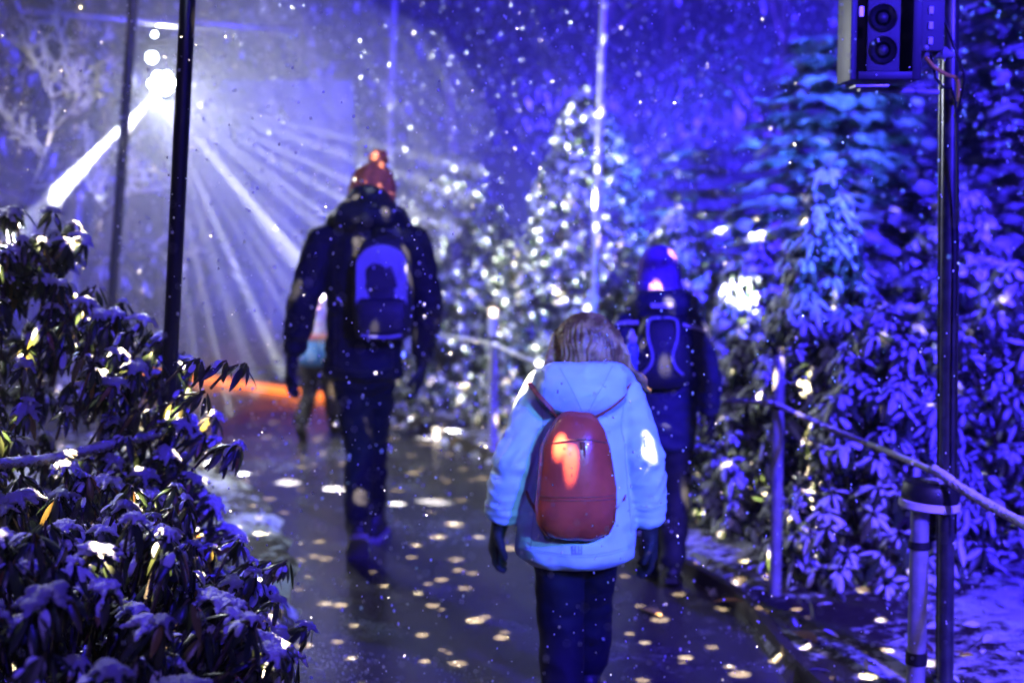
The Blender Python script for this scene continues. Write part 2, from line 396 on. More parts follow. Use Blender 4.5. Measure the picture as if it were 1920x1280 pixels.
# ---- timber edging along the right-hand edge of the path
M_edge = mat('edging_timber', (0.035, 0.028, 0.022), 0.5, base2=(0.07, 0.055, 0.04), nscale=9, bump=0.4, bscale=40, bdist=0.004)
def ribbon(pts, w, z0, z1):
    V = []; Fc = []; k = len(pts)
    for i, q in enumerate(pts):
        T = (pts[min(i + 1, k - 1)] - pts[max(i - 1, 0)]).normalized(); N = Vector((T.y, -T.x, 0))
        a = q + N * 0.005; b = q + N * w
        V += [(a.x, a.y, z0), (a.x, a.y, z1), (b.x, b.y, z1), (b.x, b.y, z0)]
    for i in range(k - 1):
        for j in range(3): Fc.append((i * 4 + j, (i + 1) * 4 + j, (i + 1) * 4 + j + 1, i * 4 + j + 1))
    return mesh_np('ribbon', V, Fc)
kerb = obj('path_edging', ribbon(ER, 0.045, -0.1, 0.062), M_edge, sm=False); tag(kerb, kind='structure')
# ---- orange strip along the path's far bend, its light put into a glowing material
strip_pts = [GR(x, y) for x, y in ((605, 748), (560, 742), (500, 733), (440, 724), (390, 716), (340, 709), (290, 703), (230, 699))]
strip_pts = [p_ + Vector((0.05, -0.09, 0.0)) for p_ in resample(strip_pts, 30)]
o = obj('orange_glow_strip', ribbon(strip_pts, 0.10, 0.002, 0.05), M_orange, sm=False)
tag(o, 'orange strip lying along the far bend of the path, with an added glow', 'light strip')

# ================================================================== POLES, POSTS, ROPES
def pole(label, a, b, dia, m, group=None, z_foot=None, foot=True):
    """a: upper point, b: lower point, prolonged to the ground"""
    a = Vector(a); b = Vector(b); d = (b - a)
    if foot:
        t = (a.z - 0.0) / (a.z - b.z); base = a + d * t; base.z = gz1(base.x, base.y) - 0.05
    else: base = b
    root = empty('pole', base, label=label, cat='pole', group=group)
    top = a + (a - base) * 0.0
    mb = MB(); mb.tube([Vector((0, 0, 0)), (top - base) * 0.33, (top - base) * 0.66, top - base], dia / 2, 18)
    obj('shaft', autosmooth(mb.mesh('shaft')), m, root, sm=False)
    cl = MB(); u = (top - base).normalized()
    cl.tube([u * 0.02, u * 0.10], dia / 2 + 0.012, 18); obj('base_collar', autosmooth(cl.mesh('base_collar')), m, root, sm=False)
    cp = MB(); cp.lathe([(dia / 2 + 0.004, 0), (dia / 2 + 0.004, 0.02), (dia / 2 * 0.6, 0.03)], top - base, 18); obj('end_cap', autosmooth(cp.mesh('end_cap')), M_plast, root, sm=False)
    return root
def ext(p0, p1, k): p0 = Vector(p0); p1 = Vector(p1); return p0 + (p0 - p1) * k
# pole A and B on the left, black, leaning
pA0, pA1 = G(352, 0, 4.5), G(313, 790, 4.5)
pole('thick leaning black pole rising out of the snowy bush, rope tied to it', ext(pA0, pA1, 0.25), pA1, 0.050, M_black)
pB0, pB1 = G(250, 0, 7.4), G(214, 530, 7.4)
pole('thinner leaning black pole behind the bush, beside the white spotlight', ext(pB0, pB1, 0.25), pB1, 0.052, M_black)
pC0, pC1 = G(166, 0, 11.0), G(146, 420, 11.0)
pole('faint grey pole far behind the snowy bush, in the bright haze', ext(pC0, pC1, 0.3), pC1, 0.05, M_steel)
pD0, pD1 = G(1133, 0, 8.9), G(1114, 560, 8.9)
pole('tall blue-lit steel pole in front of the conical snowy evergreen', ext(pD0, pD1, 0.2), pD1, 0.048, M_steel)
pE0, pE1 = G(738, 0, 11.2), G(733, 180, 11.2)
pole('pale steel pole behind the person in the pompom hat', ext(pE0, pE1, 0.5), pE1, 0.060, M_steel)
pF0, pF1 = G(1783, 0, 4.45), G(1776, 880, 4.45)
POLE_F = pole('tall shiny steel pole carrying the loudspeaker, beside the capped post', ext(pF0, pF1, 0.25), pF1, 0.050, M_dsteel)
pG0, pG1 = G(1769, 0, 4.53), G(1764, 880, 4.53)
pole('slim dark pole clamped to the loudspeaker pole', ext(pG0, pG1, 0.25), pG1, 0.026, M_black)
# horizontal bar at the top left
mb = MB(); mb.tube([G(40, 14, 8.9), G(300, 38, 8.9), G(560, 62, 8.9)], 0.034, 12)
o = mb.build('crossbar', M_steel); tag(o, 'horizontal steel bar high across the left poles behind the spotlight', 'bar')
# pink lit marker post
def post(label, px, py_top, py_foot, dia, m=M_steel, cap=True, foot=None):
    b = GR(px, py_foot) if foot is None else Vector(foot); d = b.y; tp = G(px, py_top, d)
    b.z = gz1(b.x, b.y) - 0.04; h = tp.z - b.z
    root = empty('post', b, label=label, cat='post', group=None)
    mb = MB(); mb.tube([(0, 0, 0), (0, 0, h * 0.5), (0, 0, h)], dia / 2, 18); obj('shaft', autosmooth(mb.mesh('shaft')), m, root, sm=False)
    c = MB(); c.lathe([(dia / 2 + 0.003, h - 0.02), (dia / 2 + 0.003, h + 0.004), (dia / 2 * 0.5, h + 0.012)], n=18); obj('cap', autosmooth(c.mesh('cap')), M_plast if cap else m, root, sm=False)
    c = MB(); c.tube([(0, 0, h * 0.78 - 0.012), (0, 0, h * 0.78 + 0.012)], dia / 2 + 0.006, 18); obj('rope_ring', autosmooth(c.mesh('rope_ring')), M_plast, root, sm=False)
    return root, b, h
M_pink = mat('pale_painted_wood', (0.82, 0.70, 0.68), 0.6, base2=(0.72, 0.6, 0.58), nscale=20)
post('short pale marker post beyond the glowing orange strip', 462, 585, 708, 0.085, M_pink)
post('round rope post between the pompom-hatted person and the white-jacketed child', 925, 570, 862, 0.058, M_post_bright)
post('round steel rope post in front of the tall leafy rhododendron', 1453, 655, 1135, 0.048)
p3 = G(1727, 905, 4.4); P3root, P3b, P3h = post('bright steel post with a black cap where the rope crosses', 1727, 930, 1360, 0.058, foot=(p3.x, 4.4, 0))
c = MB(); c.tube([(0, 0, 0.16), (0, 0, 0.20)], 0.034, 18); obj('dark_band', autosmooth(c.mesh('dark_band')), M_plast, P3root, sm=False)
# the black cap thing on post 3: tilted hood with pale rim, snow on top
capc = G(1745, 922, 4.41)
root = root_hood = empty('lamp_hood', capc, label='black wedge-shaped lamp hood with pale rim and snow on top of the steel post', cat='lamp hood')
rot = Matrix.Rotation(R(4), 3, 'Y')
mb = MB(); mb.lathe([(0.088, -0.028), (0.090, -0.01), (0.088, 0.022), (0.080, 0.032), (0.03, 0.036)], n=28, rot=rot); obj('shell', autosmooth(mb.mesh('shell'), 50), M_plast, root, sm=False)
mb = MB(); mb.lathe([(0.089, -0.052), (0.0945, -0.048), (0.0945, -0.027), (0.089, -0.025)], n=28, rot=rot); obj('rim', autosmooth(mb.mesh('rim'), 50), mat('pale_rim', (0.72, 0.68, 0.74), 0.5, bump=0.3, bscale=200, bdist=0.002), root, sm=False)
# ropes
def rope(label, pts, r=0.011, snow=True, seed=0, group=None, sr=1.25):
    P = resample(pts, 80); root = empty('rope', P[0], label=label, cat='rope', group=group); o0 = P[0]
    mb = MB()
    L = sum((b - a).length for a, b in zip(P, P[1:]))
    for k in range(3):                      # three laid strands
        S = []
        n_ = 160
        for i in range(n_):
            s = i / (n_ - 1); q = P[min(int(s * 79), 78)].lerp(P[min(int(s * 79) + 1, 79)], s * 79 - int(s * 79))
            T = (P[min(int(s * 79) + 1, 79)] - P[min(int(s * 79), 78)]).normalized(); A = T.orthogonal().normalized(); B = T.cross(A)
            an = 2 * math.pi * (s * L / 0.09 + k / 3)
            S.append(q - o0 + (A * math.cos(an) + B * math.sin(an)) * r * 0.55)
        mb.tube(S, r * 0.62, 7)
    mb.build('strand', M_rope, root)
    if snow:
        rs = np.random.default_rng(seed); S = []; rr = []; n_ = 240
        for i in range(n_):
            s = i / (n_ - 1); q = P[min(int(s * 79), 78)].lerp(P[min(int(s * 79) + 1, 79)], s * 79 - int(s * 79)); S.append(q - o0 + Vector((0, 0, r * 0.75)))
            rr.append(r * sr * (0.75 + 0.35 * noise.noise(Vector((s * L * 14, seed, 0))) + 0.25 * rs.random()))
        sb = MB(); sb.tube(S, rr, 8); sb.build('snow', M_snow, root)
    return root
q1 = GR(925, 862); q2 = GR(1453, 1135); 
A_ = G(925, 645, q1.y - 0.03); B_ = G(1453, 757, q2.y - 0.03)
far = G(815, 628, 10.6)
mid12 = (A_ + B_) / 2 + Vector((0, 0, -0.09))
rope('snowy rope running from beyond the pompom-hatted person to the first rope post', [G(700, 612, 12.2), far, A_], 0.008, seed=1)
rope('rope sagging behind the white-jacketed child between two posts', [A_, A_.lerp(mid12, 0.5) + Vector((0, 0, -0.02)), mid12, mid12.lerp(B_, 0.5) + Vector((0, 0, -0.02)), B_], 0.008, seed=2)
C_ = G(1748, 884, 4.36)
rope('rope sloping from the shrub post down to the capped steel post', [B_, G(1540, 798, 5.35), G(1650, 842, 4.8), C_], 0.0075, seed=3)
rope('thick snow-crusted rope leading from the capped post past the loudspeaker pole', [C_ + Vector((0.004, 0, 0.004)), G(1835, 938, 4.2), G(1920, 985, 4.02), G(2060, 1068, 3.7), G(2250, 1160, 3.3)], 0.0105, seed=4, sr=1.35)
pA = G(311, 812, 4.47)
rope('snowy rope tied to the thick black pole and sagging through the bush', [pA, G(200, 838, 4.2), G(100, 862, 3.95), G(0, 872, 3.7), G(-160, 880, 3.35)], 0.011, seed=5)

# ================================================================== SHOW EQUIPMENT
# ---- loudspeaker on the right pole (front faces the camera)
D = 4.3
def gp(px, py, d=D): return G(px, py, d)
spk = empty('loudspeaker', gp(1656, 152), label='black column loudspeaker with round drivers hanging from the steel pole', cat='loudspeaker')
o0 = gp(1656, 152); s_ = F / D
def L3(px, py, dd=0.0): q = gp(px, py) - o0; return Vector((q.x, dd, q.z))
w_ = 132 / s_; top_h = L3(1656, -150).z
mb = MB()                                            # open-fronted cabinet: side walls, back, floor, roof
mb.box((-w_ / 2 + 0.010, 0.06, top_h / 2), (0.020, 0.17, top_h), 0.004)
mb.box((w_ / 2 - 0.014, 0.06, top_h / 2), (0.028, 0.17, top_h), 0.004)
mb.box((0, 0.135, top_h / 2), (w_ - 0.004, 0.02, top_h - 0.004), 0.002)
mb.box((0, 0.058, 0.014), (w_ - 0.05, 0.165, 0.024), 0.003); mb.box((0, 0.058, top_h - 0.014), (w_ - 0.05, 0.165, 0.024), 0.003)
cab = obj('cabinet', autosmooth(mb.mesh('cabinet')), M_plast, spk, sm=False)
mb = MB(); mb.box((-w_ / 2 + 0.006, -0.0275, top_h / 2), (0.012, 0.006, top_h - 0.004), 0.002); obj('edge_trim', autosmooth(mb.mesh('edge_trim')), M_grey, spk, sm=False)
bw = 62 / s_
mb = MB(); mb.box((0.004, 0.03, top_h / 2 + 0.004), (bw, 0.02, top_h - 0.05), 0.006); grille = obj('baffle', autosmooth(mb.mesh('baffle')), M_grey, spk, sm=False)
for py in (93, 32, -30, -92):
    c_ = L3(1659, py, 0.02); rt = Matrix.Rotation(R(90), 3, 'X')
    mb = MB(); mb.lathe([(0.040, 0), (0.042, 0.006), (0.038, 0.009), (0.036, 0.006), (0.020, -0.002), (0.012, 0.003), (0.004, 0.005)], c_, 26, rt)
    dr = obj('driver', autosmooth(mb.mesh('driver'), 30), M_plast, spk, sm=False)
mb = MB(); mb.box((-0.075, -0.024, L3(1650, 24).z), (0.014, 0.004, 0.03), 0.001); obj('badge', mb.mesh('badge'), mat('badge_metal', (0.7, 0.68, 0.6), 0.35, metal=1), spk, sm=False)
mb = MB()                                            # support arm under the cabinet
a_ = L3(1618, 163, 0.05); b_ = L3(1782, 167, 0.13)
mb.tube([a_, b_], 0.011, 12); mb.box(a_ + Vector((0.03, 0, 0.004)), (0.10, 0.08, 0.008), 0.002)
obj('support_arm', autosmooth(mb.mesh('support_arm')), M_steel, spk, sm=False)
mb = MB(); a_ = L3(1718, 90, 0.08); b_ = L3(1812, 93, 0.13); mb.tube([a_, b_], 0.013, 14)
mb.tube([L3(1742, 90, 0.08), L3(1752, 90, 0.085)], 0.024, 16); mb.tube([L3(1766, 91, 0.09), L3(1792, 92, 0.115)], 0.020, 16)
obj('clamp', autosmooth(mb.mesh('clamp')), M_steel, spk, sm=False)
for px, py in ((1727, 112), (1745, 86)):
    mb = MB(); mb.ball(L3(px, py, 0.05), 0.010); obj('wing_bolt', mb.mesh('wing_bolt'), M_steel, spk)
# power box beside it
pb = empty('power_box', gp(1745, 78, 4.36), label='narrow steel power box between the loudspeaker and its pole', cat='power box')
mb = MB(); mb.box((0, 0.02, 0.10), (0.075, 0.07, 0.26), 0.006); obj('housing', autosmooth(mb.mesh('housing')), M_grey, pb, sm=False)
for k in range(5):
    mb = MB(); mb.box((-0.006, -0.018, 0.0 + 0.045 * k), (0.014, 0.008, 0.022), 0.002); obj('socket', mb.mesh('socket'), mat('socket_white', (0.7, 0.72, 0.75), 0.4) if k == 0 else MATS['socket_white'], pb, sm=False)
# cables
def cable(label, pts, r, m=M_plast):
    P = resample([Vector(p) for p in pts], 40); mb = MB(); mb.tube(P, r, 8); o = mb.build('cable', m); tag(o, label, 'cable')
cable('yellow-taped cable looping from the loudspeaker to its pole', [gp(1736, 108, 4.32), gp(1752, 126, 4.30), gp(1775, 140, 4.33), gp(1795, 150, 4.38), gp(1797, 190, 4.40)], 0.006, M_yellow)
cable('slack black cable hanging in a bow beside the loudspeaker pole', [gp(1768, 30, 4.36), gp(1790, 90, 4.33), gp(1806, 140, 4.34), gp(1800, 190, 4.38), gp(1790, 220, 4.40)], 0.005)
cable('cable crossing under the clamp from the power box', [gp(1745, 100, 4.33), gp(1760, 160, 4.31), gp(1790, 185, 4.35), gp(1796, 400, 4.40), gp(1794, 700, 4.40), gp(1792, 1000, 4.40)], 0.004)

# ---- white beam projector (moving head) on the left, hanging in the haze
pr = empty('stage_spotlight', LAMP1, label='dazzling white stage spotlight throwing beams into the haze beside the black poles', cat='spotlight')
mb = MB(); mb.box((0, 0.09, 0.30), (0.20, 0.16, 0.06), 0.012); obj('base', autosmooth(mb.mesh('base')), M_plast, pr, sm=False)
for sx in (-1, 1):
    mb = MB(); mb.box((sx * 0.125, 0.06, 0.15), (0.022, 0.06, 0.30), 0.006); obj('yoke_arm', autosmooth(mb.mesh('yoke_arm')), M_plast, pr, sm=False)
mb = MB(); rt = Matrix.Rotation(R(70), 3, 'X'); mb.lathe([(0.05, -0.16), (0.085, -0.13), (0.10, -0.02), (0.105, 0.02), (0.10, 0.03)], (0, 0.05, 0.02), 26, rt); hd = obj('head', autosmooth(mb.mesh('head'), 40), M_plast, pr, sm=False)
for k in range(7):                                   # cluster of lit lenses
    a = 2 * math.pi * k / 6; q = Vector((0, 0, 0.035)) if k == 6 else Vector((0.062 * math.cos(a), 0.062 * math.sin(a), 0.035))
    q = rt @ q + Vector((0, 0.05, 0.02)); mb = MB(); mb.ball(q, (0.028, 0.028, 0.014), rt); obj('lens', mb.mesh('lens'), M_lens, hd)
mb = MB(); mb.tube([(0, 0.12, 0.33), (0, 0.14, 0.60)], 0.014, 10); obj('hanger', mb.mesh('hanger'), M_steel, pr)
for px, py, rr in ((285, 108, 0.035), (290, 65, 0.016)):     # smaller lit heads above it
    c_ = G(px, py, 9.55)
    e = empty('pixel_lamp', c_, label='small lit lamp head clipped just above the stage spotlight' if py > 100 else 'tiny lit lamp near the horizontal bar above the stage spotlight', cat='lamp')
    mb = MB(); mb.lathe([(rr * 0.6, 0.10), (rr * 1.15, 0.07), (rr * 1.2, 0.0), (rr * 1.05, -0.002)], (0, 0, 0), 18, Matrix.Rotation(R(-100), 3, 'X')); obj('housing', mb.mesh('housing'), M_plast, e)
    mb = MB(); mb.ball((0, -0.006, 0), (rr, rr * 0.5, rr)); obj('lens', mb.mesh('lens'), M_lens, e)
# its light: one fat beam to the lower left, a fan to the lower right, and a soft spill
V1 = LAMP1 + Vector((0, -0.10, -0.03))
collimate(spot('beam_lamp', V1, G(84, 412, 5.0), 150000, WHITE, 1.7, 0.5, 0.012), 'Constant')
fan = [(350, 560, 9.0), (392, 600, 8.9), (425, 560, 8.8), (468, 560, 8.7), (492, 510, 8.6), (530, 520, 8.6), (552, 470, 8.6), (590, 478, 8.7), (606, 430, 8.7), (640, 425, 8.8), (652, 380, 8.9), (664, 345, 9.0), (672, 300, 9.1), (660, 262, 9.2)]
FANP = (0.5, 1.1, 0.35, 1.3, 0.7, 0.3, 1.25, 0.9, 0.5, 1.3, 0.8, 1.1, 0.6, 0.6); FANW = (2.2, 1.7, 3.4, 2.4, 1.6, 3.0, 2.6, 1.8, 3.6, 2.2, 3.0, 2.4, 3.4, 2.8)
for k, (px, py, d) in enumerate(fan):
    collimate(spot('fan_beam_lamp', V1, G(px, py, d), 25000 * FANP[k], WHITE, FANW[k], 1.0, 0.01))
collimate(spot('fan_beam_lamp', V1, GR(825, 818), 15000, WHITE, 6.0, 0.7, 0.01))
spot('spill_lamp', V1, G(560, 400, 8.4), 390, (0.85, 0.9, 1.0), 170, 0.9, 0.05)
spot('added_bank_fill', (-3.4, 5.8, 4.2), (-1.25, 3.5, 0.6), 430, (0.97, 0.98, 1.0), 48, 0.8, 0.06)  # added white fill for rims on the bush, not from the stage spotlight

# ---- blue uplight fixtures (mostly behind the shrubs)
for lc, lab in (((2.6, 11.6, 0.0), 'blue floodlight on the ground behind the conifers'), ((-0.95, 12.2, 0.0), 'blue floodlight on the ground beyond the path bend'), ((-3.9, 8.4, 0.0), 'blue floodlight on the ground behind the snowy bush')):
    z = gz1(lc[0], lc[1]); e = empty('floodlight', (lc[0], lc[1], z), label=lab, cat='floodlight')
    mb = MB(); mb.box((0, 0, 0.17), (0.22, 0.10, 0.16), 0.01, Matrix.Rotation(R(-35), 3, 'X')); obj('housing', autosmooth(mb.mesh('housing')), M_plast, e, sm=False)
    mb = MB(); mb.tube([(-0.13, 0, 0.17), (-0.13, 0, 0.02), (0.13, 0, 0.02), (0.13, 0, 0.17)], 0.009, 8); obj('bracket', mb.mesh('bracket'), M_steel, e)

# ---- flat panel at the back of the haze
e0 = G(489, 345, 13.2); e1 = G(310, 150, 13.2); e2 = G(668, 150, 13.2)
pn = empty('backdrop_panel', (e0.x, 13.2, gz1(e0.x, 13.2) - 0.02), label='tall flat blue-lit panel standing in the haze behind the beams', cat='panel')
zt = e1.z - pn.location.z; wd = e2.x - e1.x
mb = MB(); mb.box((0, 0, zt * 0.52), (wd, 0.04, zt * 0.96), 0.006); obj('sheet', autosmooth(mb.mesh('sheet')), mat('pale_sheet', (0.20, 0.22, 0.27), 0.6, base2=(0.12, 0.13, 0.17), nscale=3, bump=0.2, bscale=12), pn, sm=False)
for sx in (-1, 1):
    mb = MB(); mb.box((sx * (wd / 2 + 0.022), 0, zt * 0.5), (0.04, 0.05, zt), 0.004); obj('leg', autosmooth(mb.mesh('leg')), M_black, pn, sm=False)

# ================================================================== PEOPLE
def fabric(name, base, rough=0.75, bump=0.35, bscale=260, **k): return mat(name, base, rough, bump=bump, bscale=bscale, bdist=0.002, **k)
M_skin = mat('skin', (0.62, 0.40, 0.30), 0.55, bump=0.1, bscale=120, bdist=0.001)
def folds(seed, amp, freq=9.0, zs=1.9):
    def fn(c):
        q = Vector((c.x * freq, c.y * freq, c.z * freq * zs)) + Vector((seed * 7.1, seed * 3.3, 0))
        a = noise.noise(q) ; b = noise.noise(q * 2.3)
        return amp * (1 - 2.2 * abs(a)) * 0.7 + amp * 0.35 * b
    return fn
def hand_parts(mb, wrist, dirn, side, k=1.0, curl=0.5, flip=1):
    """glove: palm, four unequal bent fingers and a thumb; palm plane contains dirn and side"""
    d = Vector(dirn).normalized(); s = (Vector(side) - d * Vector(side).dot(d)).normalized(); nrm = d.cross(s) * flip
    w0 = Vector(wrist)
    mb.chain([w0 - d * 0.045 * k, w0, w0 + d * 0.045 * k, w0 + d * 0.085 * k], [(0.036 * k, 0.030 * k), (0.034 * k, 0.026 * k), (0.044 * k, 0.022 * k), (0.044 * k, 0.020 * k)], s, 14)
    for i, (off, ln) in enumerate(((-0.033, 0.068), (-0.011, 0.078), (0.011, 0.074), (0.033, 0.058))):
        b = w0 + d * 0.085 * k + s * off * k
        d1 = (d + nrm * curl * 0.35 + s * off * 1.5).normalized(); d2 = (d + nrm * curl * 1.0).normalized(); d3 = (d * 0.6 + nrm * curl * 1.7).normalized()
        p1 = b + d1 * ln * 0.45 * k; p2 = p1 + d2 * ln * 0.33 * k; p3_ = p2 + d3 * ln * 0.27 * k
        mb.chain([b - d * 0.02 * k, p1, p2, p3_], [0.0115 * k, 0.0112 * k, 0.0105 * k, 0.009 * k], s, 8)
    b = w0 + d * 0.02 * k - s * 0.036 * k
    mb.chain([b, b + (d * 0.6 - s * 0.55 + nrm * 0.4).normalized() * 0.035 * k, b + (d * 0.8 - s * 0.45 + nrm * 0.5).normalized() * 0.068 * k], [0.015 * k, 0.013 * k, 0.010 * k], s, 8)
def boot(mb, ankle, heading, k=1.0, pitch=0.0):
    """ankle joint position, heading = horizontal toe direction, pitch>0 lifts the heel"""
    h = Vector(heading).normalized(); a = Vector(ankle); sd = h.cross(Vector((0, 0, 1)))
    rot = Matrix.Rotation(-pitch, 3, sd)
    def q(f, z): return a + rot @ (h * f * k + Vector((0, 0, z * k)))
    mb.chain([q(0, 0.12), q(0, 0.04), q(-0.005, -0.02)], [0.060 * k, 0.054 * k, 0.055 * k], sd, 14)
    mb.chain([q(-0.045, -0.045), q(0.0, -0.042), q(0.08, -0.048), q(0.155, -0.056)], [(0.040 * k, 0.040 * k), (0.044 * k, 0.042 * k), (0.048 * k, 0.034 * k), (0.040 * k, 0.024 * k)], sd, 14)
    return q
def sole(mb, ankle, heading, k=1.0, pitch=0.0):
    h = Vector(heading).normalized(); a = Vector(ankle); sd = h.cross(Vector((0, 0, 1))); rot = Matrix.Rotation(-pitch, 3, sd)
    out = []
    for f, wd_ in ((-0.085, 0.030), (-0.06, 0.042), (0.0, 0.044), (0.08, 0.052), (0.14, 0.050), (0.18, 0.036), (0.195, 0.018)):
        out.append((f, wd_))
    V = []; 
    for z in (-0.072, -0.098):
        for f, wd_ in out: V.append(a + rot @ (h * f * k + sd * wd_ * k + Vector((0, 0, z * k))))
        for f, wd_ in reversed(out): V.append(a + rot @ (h * f * k - sd * wd_ * k + Vector((0, 0, z * k))))
    m_ = len(out) * 2; Fc = [tuple(range(m_)), tuple(reversed(range(m_, 2 * m_)))]
    for i in range(m_): Fc.append((i, i + m_, (i + 1) % m_ + m_, (i + 1) % m_))
    mb.add(V, Fc)
def head(mb, c, k=1.0, yaw=0.0):
    rt = Matrix.Rotation(yaw, 3, 'Z'); c = Vector(c)
    mb.ball(c + rt @ Vector((0, -0.005 * k, 0.02 * k)), (0.076 * k, 0.095 * k, 0.098 * k), rt)
    mb.chain([c + rt @ Vector((0, 0.035 * k, 0.0)), c + rt @ Vector((0, 0.052 * k, -0.08 * k))], [(0.062 * k, 0.05 * k), (0.040 * k, 0.034 * k)])
    mb.chain([c + rt @ Vector((0, 0.092 * k, 0.02 * k)), c + rt @ Vector((0, 0.112 * k, -0.022 * k))], [0.010 * k, 0.016 * k], n=8)     # nose
    for sx in (-1, 1):
        mb.ball(c + rt @ Vector((sx * 0.078 * k, -0.005 * k, -0.005 * k)), (0.010 * k, 0.020 * k, 0.032 * k), rt, 10)                          # ears
        mb.ball(c + rt @ Vector((sx * 0.032 * k, 0.082 * k, 0.045 * k)), (0.026 * k, 0.014 * k, 0.010 * k), rt, 10)                            # brows
    mb.chain([c + rt @ Vector((-0.022 * k, 0.086 * k, -0.052 * k)), c + rt @ Vector((0.022 * k, 0.086 * k, -0.052 * k))], [0.008 * k, 0.008 * k], (0, 0, 1), 8)  # lips

def person(loc, rz, label, J, mats, opts):
    """J: joints in local metres (facing +Y). Body is one skinned surface; clothing are children."""
    k = opts['k']
    sh, el, wr, hp, kn, an = J['sh'], J['el'], J['wr'], J['hip'], J['knee'], J['ank']
    V_ = Vector; neck = V_(J['neck']); hc = V_(J['head']); pel = V_(J['pelvis']); ch = V_(J['chest'])
    b = MB()
    b.chain([pel, pel.lerp(ch, 0.5), ch, ch.lerp(neck, 0.6)], [(0.13 * k, 0.09 * k), (0.125 * k, 0.085 * k), (0.15 * k, 0.10 * k), (0.09 * k, 0.07 * k)])
    b.chain([ch, neck, hc - V_((0, 0, 0.06 * k))], [0.05 * k, 0.05 * k, 0.048 * k]); head(b, hc, k, opts.get('yaw', 0))
    for i in (0, 1):
        b.chain([V_(sh[i]), V_(el[i]), V_(wr[i])], [0.046 * k, 0.038 * k, 0.026 * k]); b.chain([ch.lerp(neck, 0.3), V_(sh[i])], [0.05 * k, 0.05 * k], (0, 0, 1))
        b.chain([V_(hp[i]), V_(hp[i]).lerp(V_(kn[i]), 0.5), V_(kn[i]), V_(kn[i]).lerp(V_(an[i]), 0.35), V_(an[i])], [0.075 * k, 0.065 * k, 0.048 * k, 0.05 * k, 0.032 * k])
        b.chain([V_(an[i]), V_(an[i]) + V_((0, 0.10 * k, -0.05 * k))], [0.032 * k, 0.026 * k])
    root = obj('person', b.remesh('person', 0.012 * max(k, 0.75), 3), M_skin, None, loc); root.rotation_euler = (0, 0, rz); tag(root, label, 'person', kind=None)
    # ---- eyes
    rt = Matrix.Rotation(opts.get('yaw', 0), 3, 'Z')
    for sx in (-1, 1):
        e = MB(); e.ball(hc + rt @ V_((sx * 0.032 * k, 0.084 * k, 0.02 * k)), 0.012 * k, n=10); e.build('eye', M_plast, root)
    # ---- trousers
    t_ = MB(); tr = opts['trouser']
    t_.chain([pel + V_((0, 0, 0.06 * k)), pel, pel - V_((0, 0, 0.07 * k))], [(tr[0] * 0.9, tr[0] * 0.6), (tr[0] * 0.95, tr[0] * 0.66), (tr[0] * 0.95, tr[0] * 0.7)])
    for i in (0, 1):
        H_, K_, A_2 = V_(hp[i]), V_(kn[i]), V_(an[i])
        t_.chain([H_ + V_((0, 0, 0.02)), H_.lerp(K_, 0.45), K_, K_.lerp(A_2, 0.4), A_2 + V_((0, 0, 0.03 * k))], [tr[1], tr[1] * 0.90, tr[2], tr[2] * 0.98, tr[3]])
    me = t_.remesh('trousers', opts.get('vox', 0.011), 5); displace(me, folds(3.1 + k, 0.012 * k, 8, 1.6)); obj('trousers', me, mats['trousers'], root)
    # ---- boots
    for i in (0, 1):
        m_ = MB(); boot(m_, an[i], opts['toe'][i], k * opts.get('bootk', 1), opts['pitch'][i]); bo = obj('boot', m_.remesh('boot', 0.008, 3), mats['boot'], root)
        m_ = MB(); sole(m_, an[i], opts['toe'][i], k * opts.get('bootk', 1), opts['pitch'][i]); obj('sole', m_.mesh('sole'), mats.get('sole', M_plast), bo, sm=False)
    # ---- jacket
    j_ = MB(); T = opts['torso']                     # list of (z, halfwidth, halfdepth, x, y)
    j_.chain([V_((x, y, z)) for z, a, d, x, y in T], [(a, d) for z, a, d, x, y in T], n=24, caps=(0.25, 0.6))
    sl = opts['sleeve']
    for i in (0, 1):
        S_, E_, W_ = V_(sh[i]), V_(el[i]), V_(wr[i])
        inn = V_((S_.x * 0.55, S_.y, S_.z + 0.015 * k))
        j_.chain([inn, S_, S_.lerp(E_, 0.5), E_, E_.lerp(W_, 0.5), W_], [sl[0] * 1.0, sl[0], sl[0] * 0.95, sl[1], sl[1] * 0.95, sl[2]], (0, 1, 0), caps=(0.8, 0.25))
    opts['hood'](j_)
    me = j_.remesh('jacket', opts.get('vox', 0.011), opts.get('jsm', 6)); displace(me, folds(k * 5, opts.get('fold', 0.012), opts.get('ffreq', 8), opts.get('fzs', 2.2)))
    if opts.get('wrinkle'):
        ek = [Vector(e_) for e_ in el]; wv = opts['wrinkle']
        def wr_(c):
            i_ = 0 if c.x < 0 else 1; u = c.z - ek[i_].z; out = abs(c.x) - 0.13
            if out < 0: return 0.0
            a_ = noise.noise(Vector((c.x * 9, c.y * 9, c.z * 5))); return min(out / 0.04, 1) * wv * (math.sin((u + (0.55 * c.y + 0.7 * (abs(c.x) - 0.2)) * (1 if u > 0 else -1)) * 95 + 7 * a_) * math.exp(-(u / 0.11) ** 2) + 0.5 * math.sin(c.z * 230 + 6 * a_) * math.exp(-((c.z - 0.68) / 0.05) ** 2))
        displace(me, wr_)
    jk = obj('jacket', me, mats['jacket'], root)
    # ---- gloves
    for i in (0, 1):
        d_ = (V_(wr[i]) - V_(el[i])).normalized(); m_ = MB(); hand_parts(m_, V_(wr[i]) + d_ * 0.035 * k, d_ + V_((0, 0.12, 0)), (0, 1, 0), k * opts.get('gk', 1.0), opts.get('curl', 0.7), 1 if i == 0 else -1)
        obj('glove', m_.remesh('glove', 0.0055, 2), mats['glove'], root)
    return root, jk

